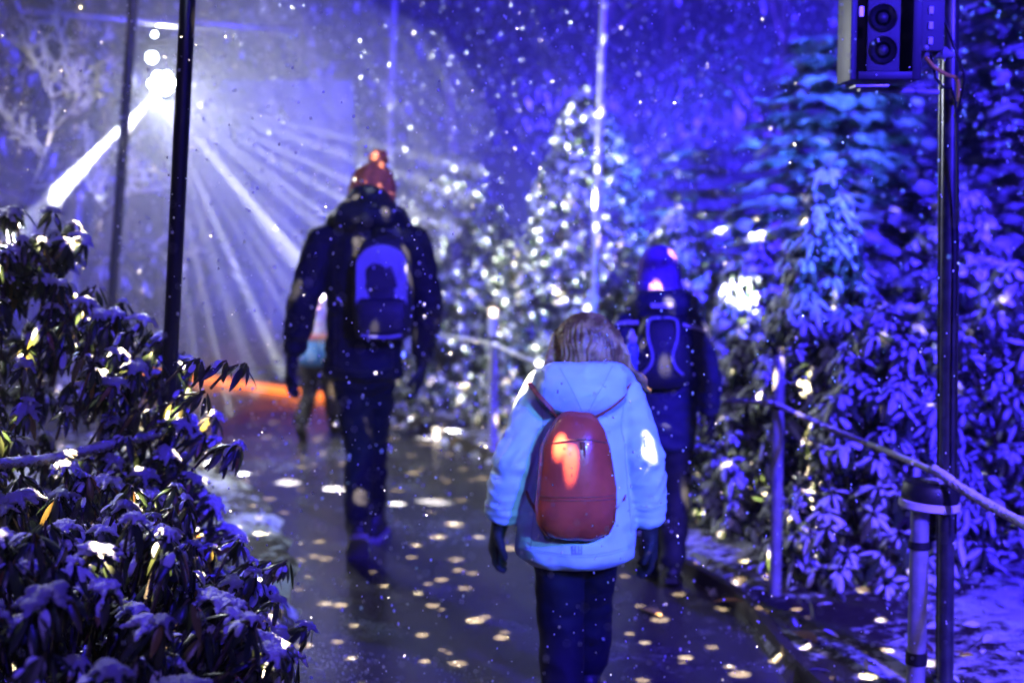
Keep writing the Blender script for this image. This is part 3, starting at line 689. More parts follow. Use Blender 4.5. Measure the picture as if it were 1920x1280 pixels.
def surf_strip(parent, name, pts, wdt, th, m, up_=(0, -1, 0)):
    """flat strap following points, lying with its face along up_"""
    P = [Vector(p) for p in pts]; V = []; Fc = []; kx = len(P)
    for i, q in enumerate(P):
        T = (P[min(i + 1, kx - 1)] - P[max(i - 1, 0)]).normalized(); U = Vector(up_); S = T.cross(U).normalized(); N = S.cross(T).normalized()
        for a, b in ((-1, -1), (1, -1), (1, 1), (-1, 1)): V.append(q + S * wdt / 2 * a + N * th / 2 * b)
    for i in range(kx - 1):
        for j in range(4): Fc.append((i * 4 + j, i * 4 + (j + 1) % 4, (i + 1) * 4 + (j + 1) % 4, (i + 1) * 4 + j))
    Fc += [(3, 2, 1, 0), tuple((kx - 1) * 4 + j for j in range(4))]
    return obj(name, mesh_np(name, V, Fc), m, parent, sm=False)
def sack(prof, c, n=28, pw=2.6):
    """lofted bag: prof list of (z, halfwidth, depth_back, depth_front); superellipse sections; back (wearer side) is +Y"""
    V = []; Fc = []
    for z, a, db, df in prof:
        for j in range(n):
            t = 2 * math.pi * j / n; cx, sy = math.cos(t), math.sin(t)
            x = a * math.copysign(abs(cx) ** (2 / pw), cx); y = (db if sy > 0 else df) * math.copysign(abs(sy) ** (2 / pw), sy)
            V.append(Vector((x, y, z)) + Vector(c))
    for i in range(len(prof) - 1):
        for j in range(n): Fc.append((i * n + j, i * n + (j + 1) % n, (i + 1) * n + (j + 1) % n, (i + 1) * n + j))
    Fc.append(tuple(reversed(range(n)))); Fc.append(tuple((len(prof) - 1) * n + j for j in range(n)))
    return V, Fc

# ------------------------------------------------ person 1: tall adult, pompom hat, dark coat
base1 = GR(690, 1040); base1.z = 0
J1 = dict(sh=[(-0.195, 0, 1.455), (0.225, 0, 1.455)], el=[(-0.285, -0.03, 1.17), (0.285, 0.0, 1.17)], wr=[(-0.335, 0.03, 0.945), (0.255, 0.05, 0.93)],
          neck=(0.02, 0.01, 1.52), head=(0.025, 0.05, 1.655), pelvis=(-0.01, 0, 0.92), chest=(0.015, 0, 1.32),
          hip=[(-0.075, 0, 0.90), (0.055, 0, 0.90)], knee=[(-0.04, 0.03, 0.49), (0.012, 0.19, 0.50)], ank=[(-0.03, -0.15, 0.18), (-0.004, 0.34, 0.10)])
def hood1(j):
    j.chain([(-0.10, 0.10, 1.53), (-0.115, 0.0, 1.55), (-0.07, -0.085, 1.57), (0.02, -0.11, 1.58), (0.11, -0.085, 1.57), (0.145, 0.0, 1.55), (0.13, 0.10, 1.53)], [0.05, 0.058, 0.065, 0.07, 0.065, 0.058, 0.05], (0, 0, 1))
    j.ball((0.02, -0.02, 1.60), (0.112, 0.105, 0.115))
mats1 = dict(trousers=fabric('navy_trousers', (0.006, 0.006, 0.012), spec=0.15), boot=mat('dark_boot', (0.02, 0.018, 0.016), 0.5, bump=0.3), jacket=fabric('dark_navy_coat', (0.006, 0.007, 0.014), 0.7, spec=0.2), glove=fabric('black_glove', (0.008, 0.008, 0.01)), sole=mat('pale_sole', (0.35, 0.33, 0.28), 0.6))
T1 = [(0.845, 0.185, 0.135, -0.015, 0), (0.93, 0.178, 0.135, -0.012, 0), (1.05, 0.172, 0.13, -0.005, 0), (1.2, 0.185, 0.14, 0.008, 0), (1.33, 0.205, 0.145, 0.015, 0), (1.43, 0.195, 0.13, 0.018, 0), (1.50, 0.12, 0.11, 0.02, 0)]
P1, JK1 = person(base1, 0.0, 'tall person in dark coat, rust pompom hat and grey-panelled backpack walking away', J1, mats1,
    dict(k=1.0, trouser=(0.15, 0.090, 0.063, 0.055), toe=[(-0.15, 1, 0), (0.1, 1, 0)], pitch=[0.55, 0.0], torso=T1, sleeve=(0.078, 0.068, 0.050), hood=hood1, fold=0.010, gk=1.2, bootk=1.08))
M_rust = mat('rust_knit', (0.32, 0.07, 0.028), 0.9, bump=1.0, bscale=95, bdist=0.008, base2=(0.20, 0.045, 0.02), nscale=30)
mb = MB(); rt = Matrix.Rotation(R(10), 3, 'Y') @ Matrix.Rotation(R(-6), 3, 'X')
mb.lathe([(0.100, -0.03), (0.104, 0.01), (0.104, 0.03), (0.098, 0.06), (0.078, 0.10), (0.045, 0.128), (0.012, 0.135)], (0.03, 0.045, 1.675), 28, rt)
me = mb.remesh('hat', 0.008, 3); displace(me, lambda c: 0.004 * math.sin(60 * math.atan2(c.y - 0.04, c.x - 0.03) / 2) + 0.003 * noise.noise(c * 50)); hat1 = obj('hat', me, M_rust, P1)
mb = MB(); mb.lathe([(0.104, -0.035), (0.110, -0.03), (0.111, 0.01), (0.106, 0.016)], (0.03, 0.045, 1.675), 28, rt); obj('hat_cuff', mb.mesh('hat_cuff'), M_rust, hat1)
mb = MB(); mb.ball((0.062, 0.04, 1.825), 0.042, n=36); me = mb.mesh('pompom'); displace(me, lambda c: 0.014 * noise.noise(c * 90) + 0.005 * random.random()); obj('pompom', me, M_rust, hat1)
# backpack 1
bp1 = empty('backpack', base1 + Vector((0.095, -0.155, 1.02)), label='dark backpack with pale arched panel worn by the person in the pompom hat', cat='backpack')
M_bag = fabric('dark_bag', (0.012, 0.013, 0.022), 0.6); M_panel = fabric('grey_panel', (0.30, 0.31, 0.36), 0.6); M_strap = fabric('black_strap', (0.012, 0.012, 0.015), 0.6)
v, f = sack([(0.0, 0.10, 0.04, 0.04), (0.015, 0.122, 0.06, 0.075), (0.10, 0.132, 0.065, 0.10), (0.20, 0.134, 0.065, 0.095), (0.30, 0.131, 0.065, 0.085), (0.38, 0.118, 0.06, 0.07), (0.44, 0.088, 0.05, 0.05), (0.465, 0.045, 0.03, 0.02)], (0, 0, 0))
mb = MB(); mb.add(v, f); me = mb.mesh('body'); body1 = obj('body', me, M_bag, bp1)
def arch(a, z0, z1, y0, y1, th, m, name, parent, top=0.5, slope=None):
    """arched plate, proud of the bag front"""
    O = [(-a, z0), (a, z0)]
    for i in range(13): t = math.pi * i / 12; O.append((a * math.cos(t), z1 - a * top + a * top * math.sin(t)))
    k = len(O); V = []
    for yy in (0, -th):
        for x, z in O:
            f = (z - z0) / (z1 - z0); V.append((x, y0 + (y1 - y0) * f + yy - 0.0 + 0.9 * x * x, z))
    Fc = [tuple(range(k)), tuple(reversed(range(k, 2 * k)))] + [(i, (i + 1) % k, (i + 1) % k + k, i + k) for i in range(k)]
    return obj(name, mesh_np(name, V, Fc), m, parent, sm=False)
arch(0.112, 0.165, 0.425, -0.094, -0.060, 0.012, M_panel, 'arched_panel', bp1, 0.85)
# dark crown-shaped patch on the panel
O = [(-0.070, 0.235), (-0.035, 0.222), (0.0, 0.226), (0.035, 0.222), (0.070, 0.240), (0.058, 0.290), (0.040, 0.330), (0.012, 0.318), (-0.012, 0.340), (-0.030, 0.322), (-0.052, 0.318), (-0.062, 0.280)]
V = []; kx = len(O)
for yy in (0.004, -0.006):
    for x, z in O: V.append((x, -0.094 + 0.034 * (z - 0.165) / 0.26 - 0.012 + yy + 0.9 * x * x, z))
mb = MB(); mb.add(V, [tuple(range(kx)), tuple(reversed(range(kx, 2 * kx)))] + [(i, (i + 1) % kx, (i + 1) % kx + kx, i + kx) for i in range(kx)]); mb.build('dark_patch', M_bag, bp1, sm=False)
v, f = sack([(0.02, 0.08, 0.01, 0.018), (0.05, 0.108, 0.02, 0.034), (0.13, 0.112, 0.02, 0.034), (0.178, 0.108, 0.02, 0.026), (0.19, 0.09, 0.01, 0.012)], (0, -0.088, 0)); mb = MB(); mb.add(v, f); mb.build('front_pocket', M_bag, bp1)
surf_strip(bp1, 'bottom_trim', [(-0.09, -0.112, 0.03), (-0.04, -0.128, 0.022), (0.04, -0.128, 0.022), (0.09, -0.112, 0.03)], 0.012, 0.006, M_panel)
mb = MB(); mb.tube([(-0.03, 0.0, 0.455), (-0.03, -0.005, 0.485), (0.03, -0.005, 0.485), (0.03, 0.0, 0.455)], 0.009, 8); mb.build('handle', M_strap, bp1)
for sx in (-1, 1): surf_strip(bp1, 'shoulder_strap', [(sx * 0.06, 0.03, 0.43), (sx * 0.085 - 0.05, 0.07, 0.535), (sx * 0.11 - 0.07, 0.16, 0.545), (sx * 0.125 - 0.08, 0.29, 0.45), (sx * 0.13 - 0.08, 0.31, 0.32)], 0.05, 0.012, M_strap, (0, -0.6, 1))

# ------------------------------------------------ person 2: child in pale jacket, long hair
base2 = GR(1085, 1355); base2.z = 0
J2 = dict(sh=[(-0.125, 0, 1.035), (0.135, 0, 1.035)], el=[(-0.205, -0.03, 0.835), (0.195, -0.02, 0.835)], wr=[(-0.240, 0.02, 0.655), (0.218, 0.02, 0.635)],
          neck=(0.015, 0.0, 1.08), head=(0.022, 0.03, 1.165), pelvis=(-0.012, 0, 0.645), chest=(0.0, 0, 0.94),
          hip=[(-0.065, 0, 0.62), (0.055, 0, 0.62)], knee=[(-0.058, 0.02, 0.35), (0.055, 0.17, 0.37)], ank=[(-0.050, -0.04, 0.085), (0.055, 0.24, 0.10)])
def hood2(j):
    j.ball((0.0, -0.085, 1.055), (0.138, 0.085, 0.080), Matrix.Rotation(R(-12), 3, 'X'), 24)
    j.chain([(-0.10, 0.09, 1.04), (-0.125, 0.0, 1.075), (-0.085, -0.085, 1.105), (0.005, -0.12, 1.112), (0.10, -0.085, 1.105), (0.135, 0.0, 1.075), (0.11, 0.09, 1.04)], [0.034, 0.038, 0.036, 0.034, 0.036, 0.038, 0.034], (0, 0, 1))
    j.ball((0.0, -0.02, 1.05), (0.09, 0.09, 0.05))
mats2 = dict(trousers=fabric('navy_snow_trousers', (0.008, 0.007, 0.020), 0.65, spec=0.15), boot=mat('navy_boot', (0.02, 0.02, 0.03), 0.5), jacket=fabric('pale_blue_jacket', (0.55, 0.68, 0.84), 0.55, bump=0.25, bscale=300), glove=fabric('dark_mitten', (0.008, 0.009, 0.014)))
T2 = [(0.535, 0.182, 0.135, -0.012, 0), (0.57, 0.186, 0.138, -0.012, 0), (0.66, 0.176, 0.13, -0.008, 0), (0.78, 0.158, 0.12, -0.002, 0), (0.90, 0.150, 0.115, 0.002, 0), (1.0, 0.148, 0.11, 0.004, 0), (1.06, 0.105, 0.085, 0.006, 0)]
P2, JK2 = person(base2, R(3), 'child with long brown hair in a pale blue hooded jacket and navy trousers', J2, mats2,
    dict(k=0.80, trouser=(0.135, 0.084, 0.070, 0.066), toe=[(-0.1, 1, 0), (0.1, 1, 0)], pitch=[0.0, 0.05], torso=T2, sleeve=(0.064, 0.064, 0.052), hood=hood2, wrinkle=0.0035, fold=0.007, vox=0.0085, jsm=4, ffreq=11, fzs=1.5, gk=1.3, curl=0.8))
# hem seam, yoke seams and the small embroidered mark
M_seam = fabric('jacket_seam', (0.40, 0.50, 0.68), 0.6)
M_mark = mat('mark_thread', (0.30, 0.34, 0.60), 0.7)
mk = empty_ = None
for (x, z, wd_, hh) in ((-0.030, 0.585, 0.0035, 0.026), (-0.021, 0.585, 0.0035, 0.026), (-0.012, 0.585, 0.0035, 0.026), (-0.003, 0.585, 0.0035, 0.026), (-0.0255, 0.585, 0.007, 0.003), (-0.0075, 0.585, 0.007, 0.003), (-0.0165, 0.574, 0.030, 0.003)):
    mb = MB(); mb.box((x - 0.005, -0.1405, z), (wd_, 0.004, hh)); mb.build('emblem_stitch', M_mark, JK2, sm=False)
# hair: skull cap plus long locks
M_hair = mat('brown_hair', (0.17, 0.07, 0.022), 0.42, base2=(0.50, 0.27, 0.09), nscale=24, bump=0.6, bscale=140, bdist=0.004)
hb = MB(); hb.ball((0.022, 0.012, 1.185), (0.096, 0.105, 0.101), n=24)
for i in range(44):
    a = R(150 + 240 * i / 43) if i % 2 else R(165 + 210 * random.random()); ca, sa = math.cos(a), math.sin(a)
    x0, y0 = 0.022 + 0.078 * ca, 0.015 + 0.088 * sa; z_end = 1.075 + 0.02 * random.random()
    hb.chain([(0.022 + 0.035 * ca, 0.015 + 0.035 * sa, 1.272), (0.022 + 0.068 * ca, 0.015 + 0.075 * sa, 1.24), (x0 + 0.012 * ca, y0 + 0.01 * sa, 1.185), (x0 + 0.016 * ca, y0 + 0.012 * sa, 1.13), (x0 + 0.024 * ca + random.uniform(-0.01, 0.01), y0 + 0.006 * sa, z_end)], [0.010, 0.015, 0.016, 0.014, 0.009], n=7)
for sx in (-1, 1):                                   # loose locks falling outside the hood
    for q in range(4):
        x0 = 0.022 + sx * (0.092 + 0.006 * q); hb.chain([(x0 - sx * 0.02, 0.03, 1.22), (x0, 0.02 - 0.01 * q, 1.17), (x0 + sx * 0.02, 0.01 - 0.012 * q, 1.12), (x0 + sx * (0.034 + 0.008 * q), 0.0 - 0.01 * q, 1.085), (x0 + sx * (0.055 + 0.01 * q), 0.0, 1.062 - 0.008 * q)], [0.014, 0.013, 0.012, 0.009, 0.005], n=7)
me = hb.remesh('hair', 0.006, 2); displace(me, lambda c: 0.0035 * math.sin(38 * math.atan2(c.y - 0.015, c.x - 0.022) + 9 * noise.noise(c * 14)) + 0.002 * noise.noise(c * 60)); obj('hair', me, M_hair, P2)
from mathutils.bvhtree import BVHTree
def drape(me, xz, y0=-1.0, lift=0.0):
    bvh = BVHTree.FromPolygons([v.co.copy() for v in me.vertices], [tuple(p.vertices) for p in me.polygons]); out = []
    for x, z in xz:
        h = bvh.ray_cast(Vector((x, y0, z)), Vector((0, 1, 0)))
        if h[0] is not None: out.append(h[0] + Vector((0, -lift, 0)))
    return out
def seam(parent, xz, m, r=0.0016, name='seam'):
    P = drape(parent.data, resample2(xz), lift=r * 0.3)
    if len(P) > 3: mb = MB(); mb.tube(P, r, 6); mb.build(name, m, parent)
def resample2(xz): return [(p.x, p.z) for p in resample([Vector((a, 0, b)) for a, b in xz], 40)]
for dz in (0.0, 0.007): seam(JK2, [(-0.175, 0.575 + dz), (-0.09, 0.566 + dz), (0.0, 0.562 + dz), (0.08, 0.566 + dz), (0.152, 0.575 + dz)], M_seam, 0.0013)
for sx in (-1, 1):
    seam(JK2, [(sx * 0.118, 1.075), (sx * 0.125, 1.02), (sx * 0.118, 0.95), (sx * 0.128, 0.90)], M_seam)
    seam(JK2, [(sx * 0.128, 0.90), (sx * 0.138, 0.78), (sx * 0.150, 0.66), (sx * 0.156, 0.58)], M_seam)
    seam(JK2, [(sx * 0.19 - 0.012, 0.70), (sx * 0.225 - 0.012, 0.690), (sx * 0.255 - 0.012, 0.695)], M_seam)
seam(JK2, [(-0.115, 1.005), (0.0, 0.985), (0.115, 1.005)], M_seam)
seam(JK2, [(-0.075, 1.135), (-0.03, 1.05), (0.0, 0.995), (0.03, 1.05), (0.085, 1.135)], M_seam, 0.0012)
for sx in (-1, 1): seam(JK1, [(0.015 + sx * 0.13, 1.47), (0.015 + sx * 0.145, 1.3), (sx * 0.13, 1.1), (sx * 0.13, 0.88)], M_strap, 0.002)
seam(JK1, [(-0.17, 0.885), (0, 0.875), (0.15, 0.885)], M_strap, 0.002)
# backpack 2: smooth rust coloured teardrop bag
bp2 = empty('backpack', base2 + Vector((-0.018, -0.135, 0.615)), R(3), label='smooth rust-orange teardrop backpack worn over the pale blue jacket', cat='backpack')
M_rbag = mat('rust_leather', (0.64, 0.085, 0.04), 0.26, base2=(0.48, 0.06, 0.03), nscale=9, bump=0.15, bscale=70, bdist=0.004, coat=0.15)
M_rdark = mat('rust_seam', (0.30, 0.06, 0.03), 0.5)
prof = [(0.0, 0.045, 0.02, 0.02), (0.006, 0.075, 0.035, 0.045), (0.025, 0.102, 0.045, 0.075), (0.06, 0.118, 0.05, 0.095), (0.11, 0.1215, 0.05, 0.105), (0.16, 0.1205, 0.05, 0.103), (0.22, 0.113, 0.05, 0.095), (0.28, 0.101, 0.048, 0.085), (0.33, 0.084, 0.044, 0.07), (0.365, 0.066, 0.036, 0.05), (0.385, 0.045, 0.026, 0.028), (0.392, 0.02, 0.012, 0.01)]
v, f = sack(prof, (0, 0, 0), 40, 2.25); mb = MB(); mb.add(v, f); me = mb.mesh('body')
displace(me, lambda c: 0.008 * noise.noise(c * 9) + 0.004 * noise.noise(c * 22) + 0.002 * noise.noise(c * 45)); body2 = obj('body', me, M_rbag, bp2)
def on_bag(x, z, lift=0.003):
    for (z0, a0, b0, f0), (z1, a1, b1, f1) in zip(prof, prof[1:]):
        if z0 <= z <= z1:
            t = (z - z0) / (z1 - z0); a = a0 + (a1 - a0) * t; fq = f0 + (f1 - f0) * t; u = min(abs(x) / a, 0.999)
            return Vector((x, -fq * (1 - u ** 2.25) ** (1 / 2.25) - lift, z))
    return Vector((x, 0, z))
for zz in (0.140, 0.150):
    mb = MB(); mb.tube([on_bag(x, zz - 0.4 * x * x, 0.001) for x in np.linspace(-0.112, 0.112, 26)], 0.0016, 6); mb.build('seam', M_rdark, bp2)
for sx in (-1, 1):
    mb = MB(); mb.tube([on_bag(sx * 0.94 * np.interp(z, [q[0] for q in prof], [q[1] for q in prof]), z, 0.002) for z in np.linspace(0.012, 0.378, 30)], 0.0028, 6); mb.build('piping', M_rdark, bp2)
mb = MB(); zp = [(x, 0.315 - 2.2 * x * x) for x in np.linspace(-0.088, 0.088, 26)]
mb.tube([on_bag(x, z, 0.001) for x, z in zp], 0.003, 6); mb.build('zip', M_rdark, bp2)
mb = MB(); q = on_bag(0.012, 0.30, 0.006); mb.box(q, (0.012, 0.006, 0.022), 0.002); mb.box(q + Vector((0.004, -0.002, -0.03)), (0.007, 0.004, 0.045), 0.001); mb.build('zip_pull', M_rdark, bp2, sm=False)
for sx in (-1, 1):
    dp = drape(JK2.data, resample2([(sx * 0.055 - 0.018, 0.985), (sx * 0.095 - 0.006, 1.02), (sx * 0.135, 1.055), (sx * 0.150, 1.075)]), lift=0.006)
    dp = [q - Vector((-0.018, -0.135, 0.615)) for q in dp]
    surf_strip(bp2, 'shoulder_strap', dp[::3] + [dp[-1] + Vector((0, 0.10, 0.0)), dp[-1] + Vector((-0.01 * sx, 0.20, -0.10)), dp[-1] + Vector((0, 0.22, -0.25))], 0.013, 0.006, M_rdark, (0, -1, 0.8))
    surf_strip(bp2, 'lower_strap', [(sx * 0.105, 0.03, 0.06), (sx * 0.145 + 0.01, 0.06, 0.11), (sx * 0.168 + 0.012, 0.13, 0.16), (sx * 0.15 + 0.01, 0.23, 0.21)], 0.014, 0.005, M_rdark, (sx, -0.2, 0))
mb = MB(); mb.tube([(-0.022, 0.0, 0.386), (-0.018, -0.004, 0.408), (0.018, -0.004, 0.408), (0.022, 0.0, 0.386)], 0.005, 8); mb.build('handle', M_rdark, bp2)

# ------------------------------------------------ person 3: older child, purple hat, dark coat with pale strips
base3 = GR(1240, 1092); base3.z = 0
J3 = dict(sh=[(-0.155, 0, 1.115), (0.125, 0, 1.115)], el=[(-0.205, -0.02, 0.90), (0.190, -0.02, 0.885)], wr=[(-0.20, 0.03, 0.72), (0.200, 0.02, 0.745)],
          neck=(-0.015, 0.0, 1.17), head=(-0.022, 0.04, 1.275), pelvis=(-0.01, 0, 0.72), chest=(-0.012, 0, 1.0),
          hip=[(-0.07, 0, 0.70), (0.06, 0, 0.70)], knee=[(-0.05, 0.06, 0.40), (0.05, 0.0, 0.39)], ank=[(-0.045, 0.14, 0.09), (0.045, -0.06, 0.10)])
def hood3(j):
    j.chain([(-0.10, 0.09, 1.17), (-0.125, 0.0, 1.20), (-0.085, -0.08, 1.215), (-0.015, -0.105, 1.215), (0.06, -0.08, 1.215), (0.10, 0.0, 1.20), (0.08, 0.09, 1.17)], [0.04, 0.046, 0.048, 0.048, 0.048, 0.046, 0.04], (0, 0, 1))
    j.ball((-0.015, -0.06, 1.18), (0.115, 0.075, 0.07))
M_coat3 = fabric('deep_blue_coat', (0.016, 0.02, 0.06), 0.65)
mats3 = dict(trousers=fabric('black_trousers', (0.008, 0.009, 0.014)), boot=mat('black_boot', (0.012, 0.012, 0.014), 0.5), jacket=M_coat3, glove=mats1['glove'])
T3 = [(0.60, 0.150, 0.12, -0.012, 0), (0.70, 0.152, 0.12, -0.012, 0), (0.82, 0.150, 0.115, -0.012, 0), (0.95, 0.155, 0.115, -0.012, 0), (1.05, 0.158, 0.115, -0.012, 0), (1.12, 0.13, 0.10, -0.014, 0), (1.17, 0.09, 0.08, -0.015, 0)]
P3, JK3 = person(base3, R(-4), 'older child in purple hat and deep blue coat with pale reflective strips', J3, mats3,
    dict(k=0.82, trouser=(0.130, 0.082, 0.062, 0.056), toe=[(-0.1, 1, 0), (0.1, 1, 0)], pitch=[0.0, 0.2], torso=T3, sleeve=(0.062, 0.056, 0.045), hood=hood3, fold=0.009, vox=0.010))
M_purple = mat('purple_knit', (0.22, 0.09, 0.55), 0.9, bump=0.8, bscale=80, bdist=0.006)
mb = MB(); mb.lathe([(0.088, -0.045), (0.094, -0.03), (0.095, 0.01), (0.091, 0.05), (0.080, 0.095), (0.055, 0.135), (0.02, 0.15)], (-0.022, 0.03, 1.30), 28); me = mb.remesh('hat', 0.008, 3); hat3 = obj('hat', me, M_purple, P3)
mb = MB(); mb.lathe([(0.096, -0.05), (0.101, -0.04), (0.101, -0.012), (0.097, -0.006)], (-0.022, 0.03, 1.30), 28); obj('hat_cuff', mb.mesh('hat_cuff'), M_purple, hat3)
M_reflect = mat('reflective_strip', (0.62, 0.62, 0.68), 0.4)
surf_strip(hat3, 'pale_label', [(-0.03, -0.066, 1.258), (0.0, -0.070, 1.260), (0.03, -0.064, 1.262)], 0.018, 0.006, M_reflect)
surf_strip(JK3, 'reflective_strip', [(-0.060, -0.158, 1.205), (-0.02, -0.164, 1.205), (0.03, -0.160, 1.205)], 0.020, 0.008, M_reflect)
surf_strip(JK3, 'reflective_strip', [(-0.205, -0.062, 1.12), (-0.16, -0.085, 1.128), (-0.11, -0.105, 1.13)], 0.016, 0.008, M_reflect, (0, -1, 0.5))
surf_strip(JK3, 'reflective_strip', [(0.075, -0.105, 1.12), (0.12, -0.088, 1.112), (0.172, -0.062, 1.095)], 0.016, 0.008, M_reflect, (0, -1, 0.5))
bp3 = empty('backpack', base3 + Vector((-0.022, -0.13, 0.86)), R(-4), label='dark backpack with curved piping on the deep blue coat, bottle in its side', cat='backpack')
v, f = sack([(0.0, 0.07, 0.03, 0.03), (0.012, 0.105, 0.045, 0.07), (0.08, 0.118, 0.05, 0.09), (0.17, 0.112, 0.05, 0.085), (0.25, 0.095, 0.045, 0.07), (0.30, 0.065, 0.035, 0.04), (0.318, 0.03, 0.02, 0.015)], (0, 0, 0)); mb = MB(); mb.add(v, f); mb.build('body', fabric('blue_black_bag', (0.014, 0.016, 0.04), 0.6), bp3)
M_pipe = mat('pale_piping', (0.35, 0.36, 0.55), 0.5)
for sx in (-1, 1):
    pts = [(sx * 0.004, -0.062, 0.297), (sx * 0.05, -0.062, 0.292), (sx * 0.062, -0.074, 0.255), (sx * 0.056, -0.086, 0.20), (sx * 0.040, -0.096, 0.145), (sx * 0.052, -0.098, 0.10), (sx * 0.085, -0.088, 0.065)]
    mb = MB(); mb.tube(resample(pts, 30), 0.0065, 8); mb.build('piping', M_pipe, bp3)
    surf_strip(bp3, 'shoulder_strap', [(sx * 0.06, 0.02, 0.28), (sx * 0.085, 0.05, 0.325), (sx * 0.10, 0.13, 0.335), (sx * 0.11, 0.24, 0.27), (sx * 0.12, 0.255, 0.14)], 0.035, 0.009, M_strap, (0, -0.6, 1))
v, f = sack([(0, 0.03, 0.025, 0.03), (0.01, 0.038, 0.03, 0.04), (0.10, 0.04, 0.03, 0.042), (0.105, 0.036, 0.028, 0.038)], (-0.125, -0.02, 0.005)); mb = MB(); mb.add(v, f); mb.build('side_pocket', M_strap, bp3)
bt = empty('water_bottle', base3 + Vector((-0.148, -0.158, 0.905)), label='blue water bottle standing in the side pocket of the dark piped backpack', cat='bottle')
mb = MB(); mb.lathe([(0.026, 0), (0.030, 0.006), (0.030, 0.12), (0.026, 0.135), (0.018, 0.145)], n=20); mb.build('flask', mat('blue_flask', (0.18, 0.28, 0.75), 0.3), bt)
mb = MB(); mb.lathe([(0.020, 0.145), (0.020, 0.172), (0.012, 0.178), (0.010, 0.195), (0.006, 0.2)], n=18); mb.build('cap', mat('white_cap', (0.7, 0.75, 0.75), 0.4), bt)

# ------------------------------------------------ person 4: small child half hidden beyond the adult
base4 = GR(598, 822); base4.z = 0
J4 = dict(sh=[(-0.115, 0, 0.93), (0.115, 0, 0.93)], el=[(-0.15, -0.02, 0.76), (0.15, 0.0, 0.76)], wr=[(-0.13, 0.06, 0.63), (0.15, 0.03, 0.62)],
          neck=(0, 0, 0.97), head=(0, 0.02, 1.06), pelvis=(0, 0, 0.56), chest=(0, 0, 0.84), hip=[(-0.06, 0, 0.56), (0.05, 0, 0.56)], knee=[(-0.06, -0.02, 0.31), (0.065, 0.08, 0.32)], ank=[(-0.085, -0.12, 0.12), (0.075, 0.12, 0.085)])
def hood4(j): j.ball((0, -0.06, 0.97), (0.09, 0.06, 0.05))
mats4 = dict(trousers=fabric('brown_leggings', (0.03, 0.022, 0.022)), boot=mat('brown_boot', (0.04, 0.025, 0.02), 0.5), jacket=mat('pink_patterned_coat', (0.70, 0.42, 0.50), 0.8, base2=(0.85, 0.80, 0.80), nscale=26, noise_lo=0.45, noise_hi=0.55), glove=mats1['glove'])
T4 = [(0.60, 0.135, 0.11, 0, 0), (0.68, 0.13, 0.105, 0, 0), (0.80, 0.125, 0.10, 0, 0), (0.90, 0.12, 0.095, 0, 0), (0.96, 0.08, 0.07, 0, 0)]
P4, JK4 = person(base4, R(-12), 'small child in pink patterned coat with bright blue hem, beyond the adult in pompom hat', J4, mats4,
    dict(k=0.68, trouser=(0.115, 0.072, 0.056, 0.050), toe=[(-0.2, 1, 0), (0.1, 1, 0)], pitch=[0.5, 0.0], torso=T4, sleeve=(0.05, 0.046, 0.038), hood=hood4, fold=0.006))
mb = MB(); mb.chain([(0, 0, 0.545), (0, 0, 0.60), (0, 0, 0.66), (0, 0, 0.70)], [(0.150, 0.125), (0.156, 0.13), (0.148, 0.122), (0.136, 0.112)], n=24, caps=(0.3, 0.1)); me = mb.remesh('skirt', 0.01, 4); displace(me, lambda c: 0.006 * math.sin(18 * math.atan2(c.y, c.x))); obj('skirt', me, fabric('bright_blue_cloth', (0.10, 0.38, 0.95), 0.6), P4)
mb = MB(); mb.chain([(0, 0, 0.70), (0, 0, 0.735)], [(0.142, 0.117), (0.138, 0.114)], n=24, caps=(0.1, 0.1)); mb.build('belt', fabric('red_cloth', (0.65, 0.05, 0.05), 0.6), P4)
mb = MB(); mb.lathe([(0.078, -0.02), (0.083, 0.0), (0.08, 0.04), (0.06, 0.085), (0.02, 0.105)], (0, 0.015, 1.085), 24); mb.build('hat', fabric('blue_hat', (0.08, 0.15, 0.5)), P4)

# ================================================================== VEGETATION
def leaf_base(L=1.0, W=0.26, droop=0.30, fold=0.10, seg=5, t0=0.0, t1=1.0, lift=0.0, wk=1.0, dome=0.0):
    V = []; Fq = []
    for i in range(seg + 1):
        t = t0 + (t1 - t0) * i / seg; u = (i / seg)
        wd_ = W * wk * (max(math.sin(math.pi * min(max(t, 0.02), 0.985) ** 0.85), 0.0) ** 0.75) * 0.5
        endk = 1.0 if dome == 0 else max(1 - abs(2 * u - 1) ** 3, 0.12)
        z = -droop * t * t * L + lift * endk
        V += [(-wd_ * L * (endk ** 0.4 if dome else 1), t * L, z - fold * wd_ * L * 2), (0, t * L, z + dome * endk), (wd_ * L * (endk ** 0.4 if dome else 1), t * L, z - fold * wd_ * L * 2)]
    for i in range(seg):
        a = i * 3; Fq += [(a, a + 1, a + 4, a + 3), (a + 1, a + 2, a + 5, a + 4)]
    return np.array(V, float), np.array(Fq, int)
def scatter_mesh(name, base, Rm, T, S):
    """base (v,f); Rm (N,3,3) rotation columns = local axes; T (N,3); S (N,) or (N,3)"""
    bv, bf = base; N = len(T); S = np.asarray(S, float)
    if S.ndim == 1: S = np.repeat(S[:, None], 3, 1)
    v = np.einsum('nij,nkj->nki', Rm, bv[None] * S[:, None, :]) + T[:, None, :]
    f = bf[None] + (np.arange(N) * len(bv))[:, None, None]
    return mesh_np(name, v.reshape(-1, 3), f.reshape(-1, bf.shape[1]))
def frames(Yd, Zu):
    """rotation matrices with local Y along Yd and local Z as near Zu as possible"""
    Y = Yd / np.linalg.norm(Yd, axis=1, keepdims=True); X = np.cross(Y, Zu); X /= np.linalg.norm(X, axis=1, keepdims=True) + 1e-9; Z = np.cross(X, Y)
    return np.stack([X, Y, Z], 2)
